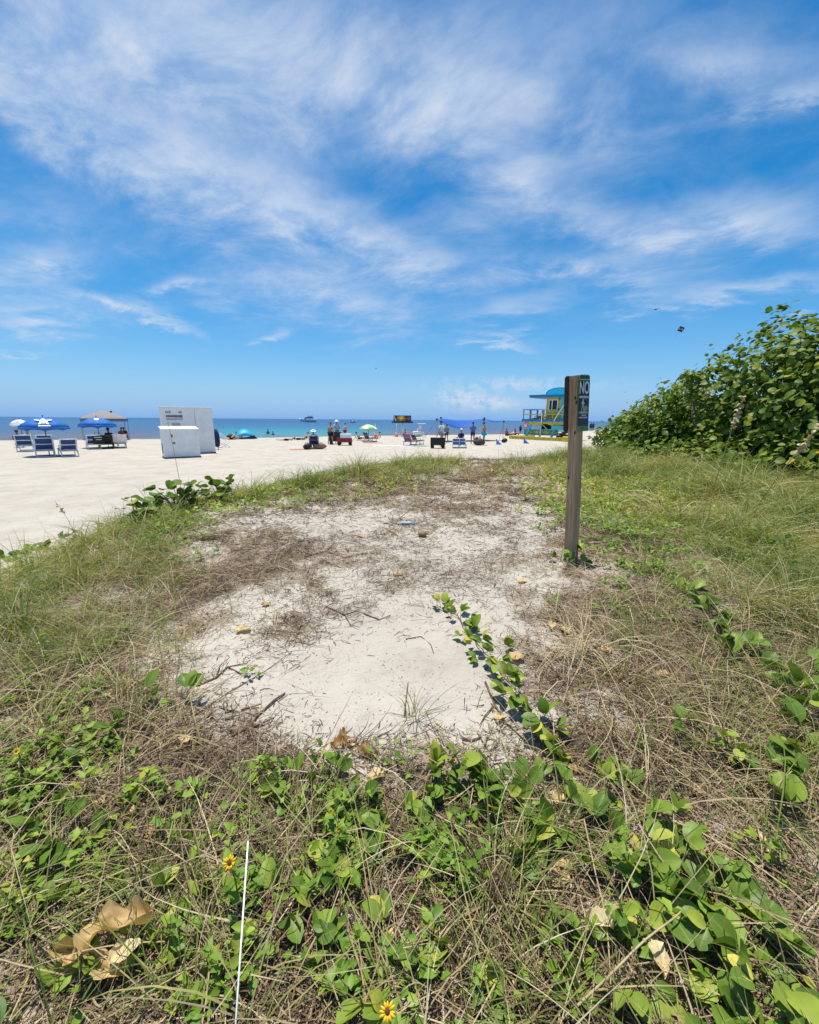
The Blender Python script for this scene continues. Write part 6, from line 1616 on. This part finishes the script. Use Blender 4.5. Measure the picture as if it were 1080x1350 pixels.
# ------------------------------------------------------------------ sea grape thicket
def thicket():
    t = thing('sea_grape_bush', 'large sea grape bush with round glossy leaves rising to the right edge', 'bush', (9.5, 12.0, gz(9.5, 12.0)))
    org = Vector(t.location)
    blobs = [(10.4, 9.4, 1.9, 1.9, 1.8, 1.75), (12.0, 9.0, 2.6, 2.0, 1.8, 1.9), (10.3, 11.4, 1.75, 1.7, 1.6, 1.55), (12.3, 11.5, 2.2, 2.0, 1.8, 1.7), (10.0, 13.6, 1.45, 1.5, 1.6, 1.25), (11.8, 14.0, 2.0, 1.7, 1.7, 1.55), (9.7, 15.8, 1.05, 1.25, 1.5, .95), (11.3, 16.5, 1.45, 1.5, 1.6, 1.2), (9.4, 17.8, .75, 1.0, 1.3, .65), (10.6, 18.8, .95, 1.3, 1.4, .9), (9.2, 19.4, .5, .8, 1.0, .5), (12.2, 7.4, 1.9, 1.9, 1.7, 1.8), (11.0, 7.6, 1.4, 1.3, 1.2, 1.3), (14.2, 9.6, 2.9, 2.2, 2.2, 2.1),
             (9.5, 10.2, .95, .9, .9, .75), (9.3, 12.4, .85, .8, .9, .7), (9.0, 14.6, .65, .7, .9, .55), (10.5, 10.2, 2.7, .75, .7, .5), (11.2, 12.6, 2.3, .8, .8, .5), (10.1, 8.6, 1.0, .9, .8, .8), (10.9, 8.3, 2.7, .7, .6, .5), (8.7, 17.0, .45, .6, .8, .4), (9.6, 8.4, .5, .8, .8, .6), (9.1, 10.4, .4, .7, .9, .55), (8.9, 12.0, .35, .7, .9, .5), (8.7, 13.6, .3, .6, .9, .45), (8.5, 15.4, .25, .55, .9, .4), (10.2, 7.2, .6, .9, .8, .7)]
    blobs = [(bx, by, bz * (.86 if by < 10.3 else .92 if bx > 11.5 else 1.32) + .05, rx, ry, rz * (.95 if by < 10.3 or bx > 11.5 else 1.25)) for bx, by, bz, rx, ry, rz in blobs] + [(9.0, 7.9, .55, 1.0, .9, .85), (8.9, 9.2, .5, .95, .95, .8), (8.6, 10.7, .4, .8, .95, .65), (8.4, 12.3, .35, .75, .95, .6), (8.2, 14.0, .3, .65, .95, .5), (10.0, 6.6, .9, 1.1, .9, 1.0), (8.1, 15.8, .2, .55, .9, .4), (9.0, 13.4, 2.85, .5, .45, .28)]
    pos, az, el, ro, sz, rn = [], [], [], [], [], []
    for (bx, by, bz, rx, ry, rz) in blobs:
        n = int(850 * (rx * ry * rz) ** .667) + 60
        d = rng.normal(0, 1, (n, 3)); d /= np.linalg.norm(d, axis=1)[:, None]
        rad = np.where(rng.random(n) < .72, rng.uniform(.84, 1.08, n), rng.uniform(.35, .86, n))
        lump = 1 + .36 * (fbm(d[:, 0] * 2.6 + bx * 3 + d[:, 2] * 1.7, d[:, 1] * 2.6 + by - d[:, 2] * 2.0, 15, 3) - .5) * 2
        q = np.array([bx, by, bz]) + d * rad[:, None] * lump[:, None] * np.array([rx, ry, rz])
        g = ground(q[:, 0], q[:, 1]); ok = (q[:, 2] + .0 > g - .4 + .12)
        z = q[:, 2] + .5
        # leave holes between the leaf clusters
        hole = fbm(q[:, 0] * 1.9 + z * .8, q[:, 1] * 1.9 - z * 1.1, 44, 2) > .36
        ok &= hole & (z > g + .10)
        q = q[ok]; d = d[ok]; q[:, 2] += .5
        m = len(q); pos.append(q)
        nz = d * .8 + np.array([0, 0, .55]) + rng.normal(0, .42, (m, 3)); nz /= np.linalg.norm(nz, axis=1)[:, None]
        ty = d * .5 + np.array([0, 0, .2]) + rng.normal(0, .7, (m, 3)); ty -= nz * (ty * nz).sum(1)[:, None]; ty /= np.linalg.norm(ty, axis=1)[:, None]
        az.append(np.stack([np.cross(ty, nz), ty, nz], -1)); sz.append(rng.uniform(.10, .185, m))
        rn.append(np.clip(rng.beta(2, 2.6, m) * .9 + .01 + (fbm(q[:, 0] * 1.4, q[:, 1] * 1.4 + q[:, 2], 71, 2) - .45) * .55 + .16 * (d[:, 2] > .2) * rng.random(m), 0, 1))  # upper leaves paler: top light put into the leaf tone
    pos = np.vstack(pos) - np.array(org)
    V, Fq, rv, uu, vv = scatter_leaves(T_ROUND, pos, np.concatenate(az), np.concatenate(sz), np.concatenate(rn))
    np_obj('crown', V, Fq, M_GRAPE, t, {'rnd': rv, 'u': uu, 'v': vv})
    tr = MB()
    random.seed(5)
    for (bx, by, bz, rx, ry, rz) in blobs[:14]:
        g = gz(bx, by)
        for k in range(3):
            a = random.uniform(0, 6.28); x0, y0 = bx + .25 * math.cos(a), by + .25 * math.sin(a)
            pts = [(x0, y0, g - .1), (bx + .35 * rx * math.cos(a), by + .35 * ry * math.sin(a), g + .35 * (bz + .5 - g)), (bx + .6 * rx * math.cos(a + .4), by + .6 * ry * math.sin(a + .4), g + .8 * (bz + .5 - g)), (bx + .75 * rx * math.cos(a + .2), by + .75 * ry * math.sin(a + .2), bz + .5 + .35 * rz)]
            tr.tube([tuple(Vector(q_) - org) for q_ in pts], [.06, .045, .03, .012], 7)
    tr.build('trunk', M_BARK, t)
thicket()
def small_grape(label, px, py, leaves, hgt):
    q = G(px, py); t = thing('sea_grape_shrub', label, 'shrub', q, 0, 'small sea grape shrubs at the dune edge'); mb = MB(); pos, az, el, ro, sz, rn = [], [], [], [], [], []
    for k in range(leaves):
        a = random.uniform(0, 6.28); r_ = random.uniform(.05, .42); h = hgt * random.uniform(.35, 1.1)
        tip = Vector((math.sin(a) * r_, math.cos(a) * r_ * .7, h))
        mb.tube([(tip.x * .15, tip.y * .15, -.02), tuple(tip * .6 + Vector((0, 0, .04))), tuple(tip)], [.009, .006, .004], 6)
        for j in range(3):
            a2 = a + random.gauss(0, 1.0); pos.append(tuple(tip + Vector((random.gauss(0, .05), random.gauss(0, .05), random.gauss(0, .04))))); az.append(a2); el.append(random.gauss(.2, .4)); ro.append(random.gauss(0, .5)); sz.append(random.uniform(.10, .17)); rn.append(min(.97, random.betavariate(2, 2)))
    mb.build('trunk', M_BARK, t)
    V, Fq, rv, uu, vv = scatter_leaves(T_ROUND, np.array(pos), frames(np.array(az), np.array(el), np.array(ro)), np.array(sz), np.array(rn)); np_obj('crown', V, Fq, M_GRAPE, t, {'rnd': rv, 'u': uu, 'v': vv})
small_grape('round leaved sea grape shrub on the dune edge below the white bins', 236, 674, 24, .46)
small_grape('small sea grape shrub just right of the one below the white bins', 290, 662, 16, .38)
small_grape('few sea grape leaves leftmost on the dune edge', 180, 694, 10, .36)

# ------------------------------------------------------------------ sea oats stalks
def sea_oat(label, foot, top, foot_z, depth_top, plume, r=.003, hue=.8):
    a = G(*foot); b = Vector(PD(top[0], top[1], depth_top)); t = thing('sea_oat_stalk', label, 'sea oats', a, 0, 'sea oats stalks'); d = b - a
    mid = d * .55 + Vector((0, 0, .06 * d.length)); pts = [(0, 0, -.02), tuple(d * .25 + Vector((0, 0, .05 * d.length))), tuple(mid), tuple(d * .8 + Vector((0, 0, .04 * d.length))), tuple(d)]
    MB().tube(pts, [r, r, r * .85, r * .7, r * .5], 6).build('stem', M_LONG, t)
    if plume:
        n = plume; f = rng.uniform(.68, 1.0, n); base = np.array([np.array(d) * q + np.array([0, 0, .05 * d.length * (1 - q) * 3]) for q in f]); L0 = .035 * max(1, d.length)
        V, Fq, rv, uu, vv = scatter_leaves(T_OVAL_S, base, frames(rng.uniform(0, 6.28, n), rng.normal(-.2, .5, n), rng.normal(0, 1, n)), rng.uniform(.6, 1.2, n) * L0, np.clip(rng.normal(hue, .12, n), 0, 1))
        np_obj('seed_head', V, Fq, M_STRAW, t, {'rnd': rv, 'u': uu, 'v': vv})
sea_oat('sea oats stalk with feathery seed head in front of the bush', (935, 665), (980, 522), .5, 6.6, 60, .006)
sea_oat('sea oats stalk with seed head reaching to the right frame edge', (985, 690), (1082, 560), .5, 5.0, 60, .007)
sea_oat('thin dark bare stalk rising in front of the white bins', (243, 668), (220, 549), .5, 6.6, 6, .004, .1)
sea_oat('fine bare stalk leaning left on the left bank', (108, 722), (72, 660), .5, 4.4, 10, .0025, .5)
sea_oat('thin bare stalk on the far rim below the black wagon', (578, 612), (578, 588), .5, 14.0, 0, .007, .3)
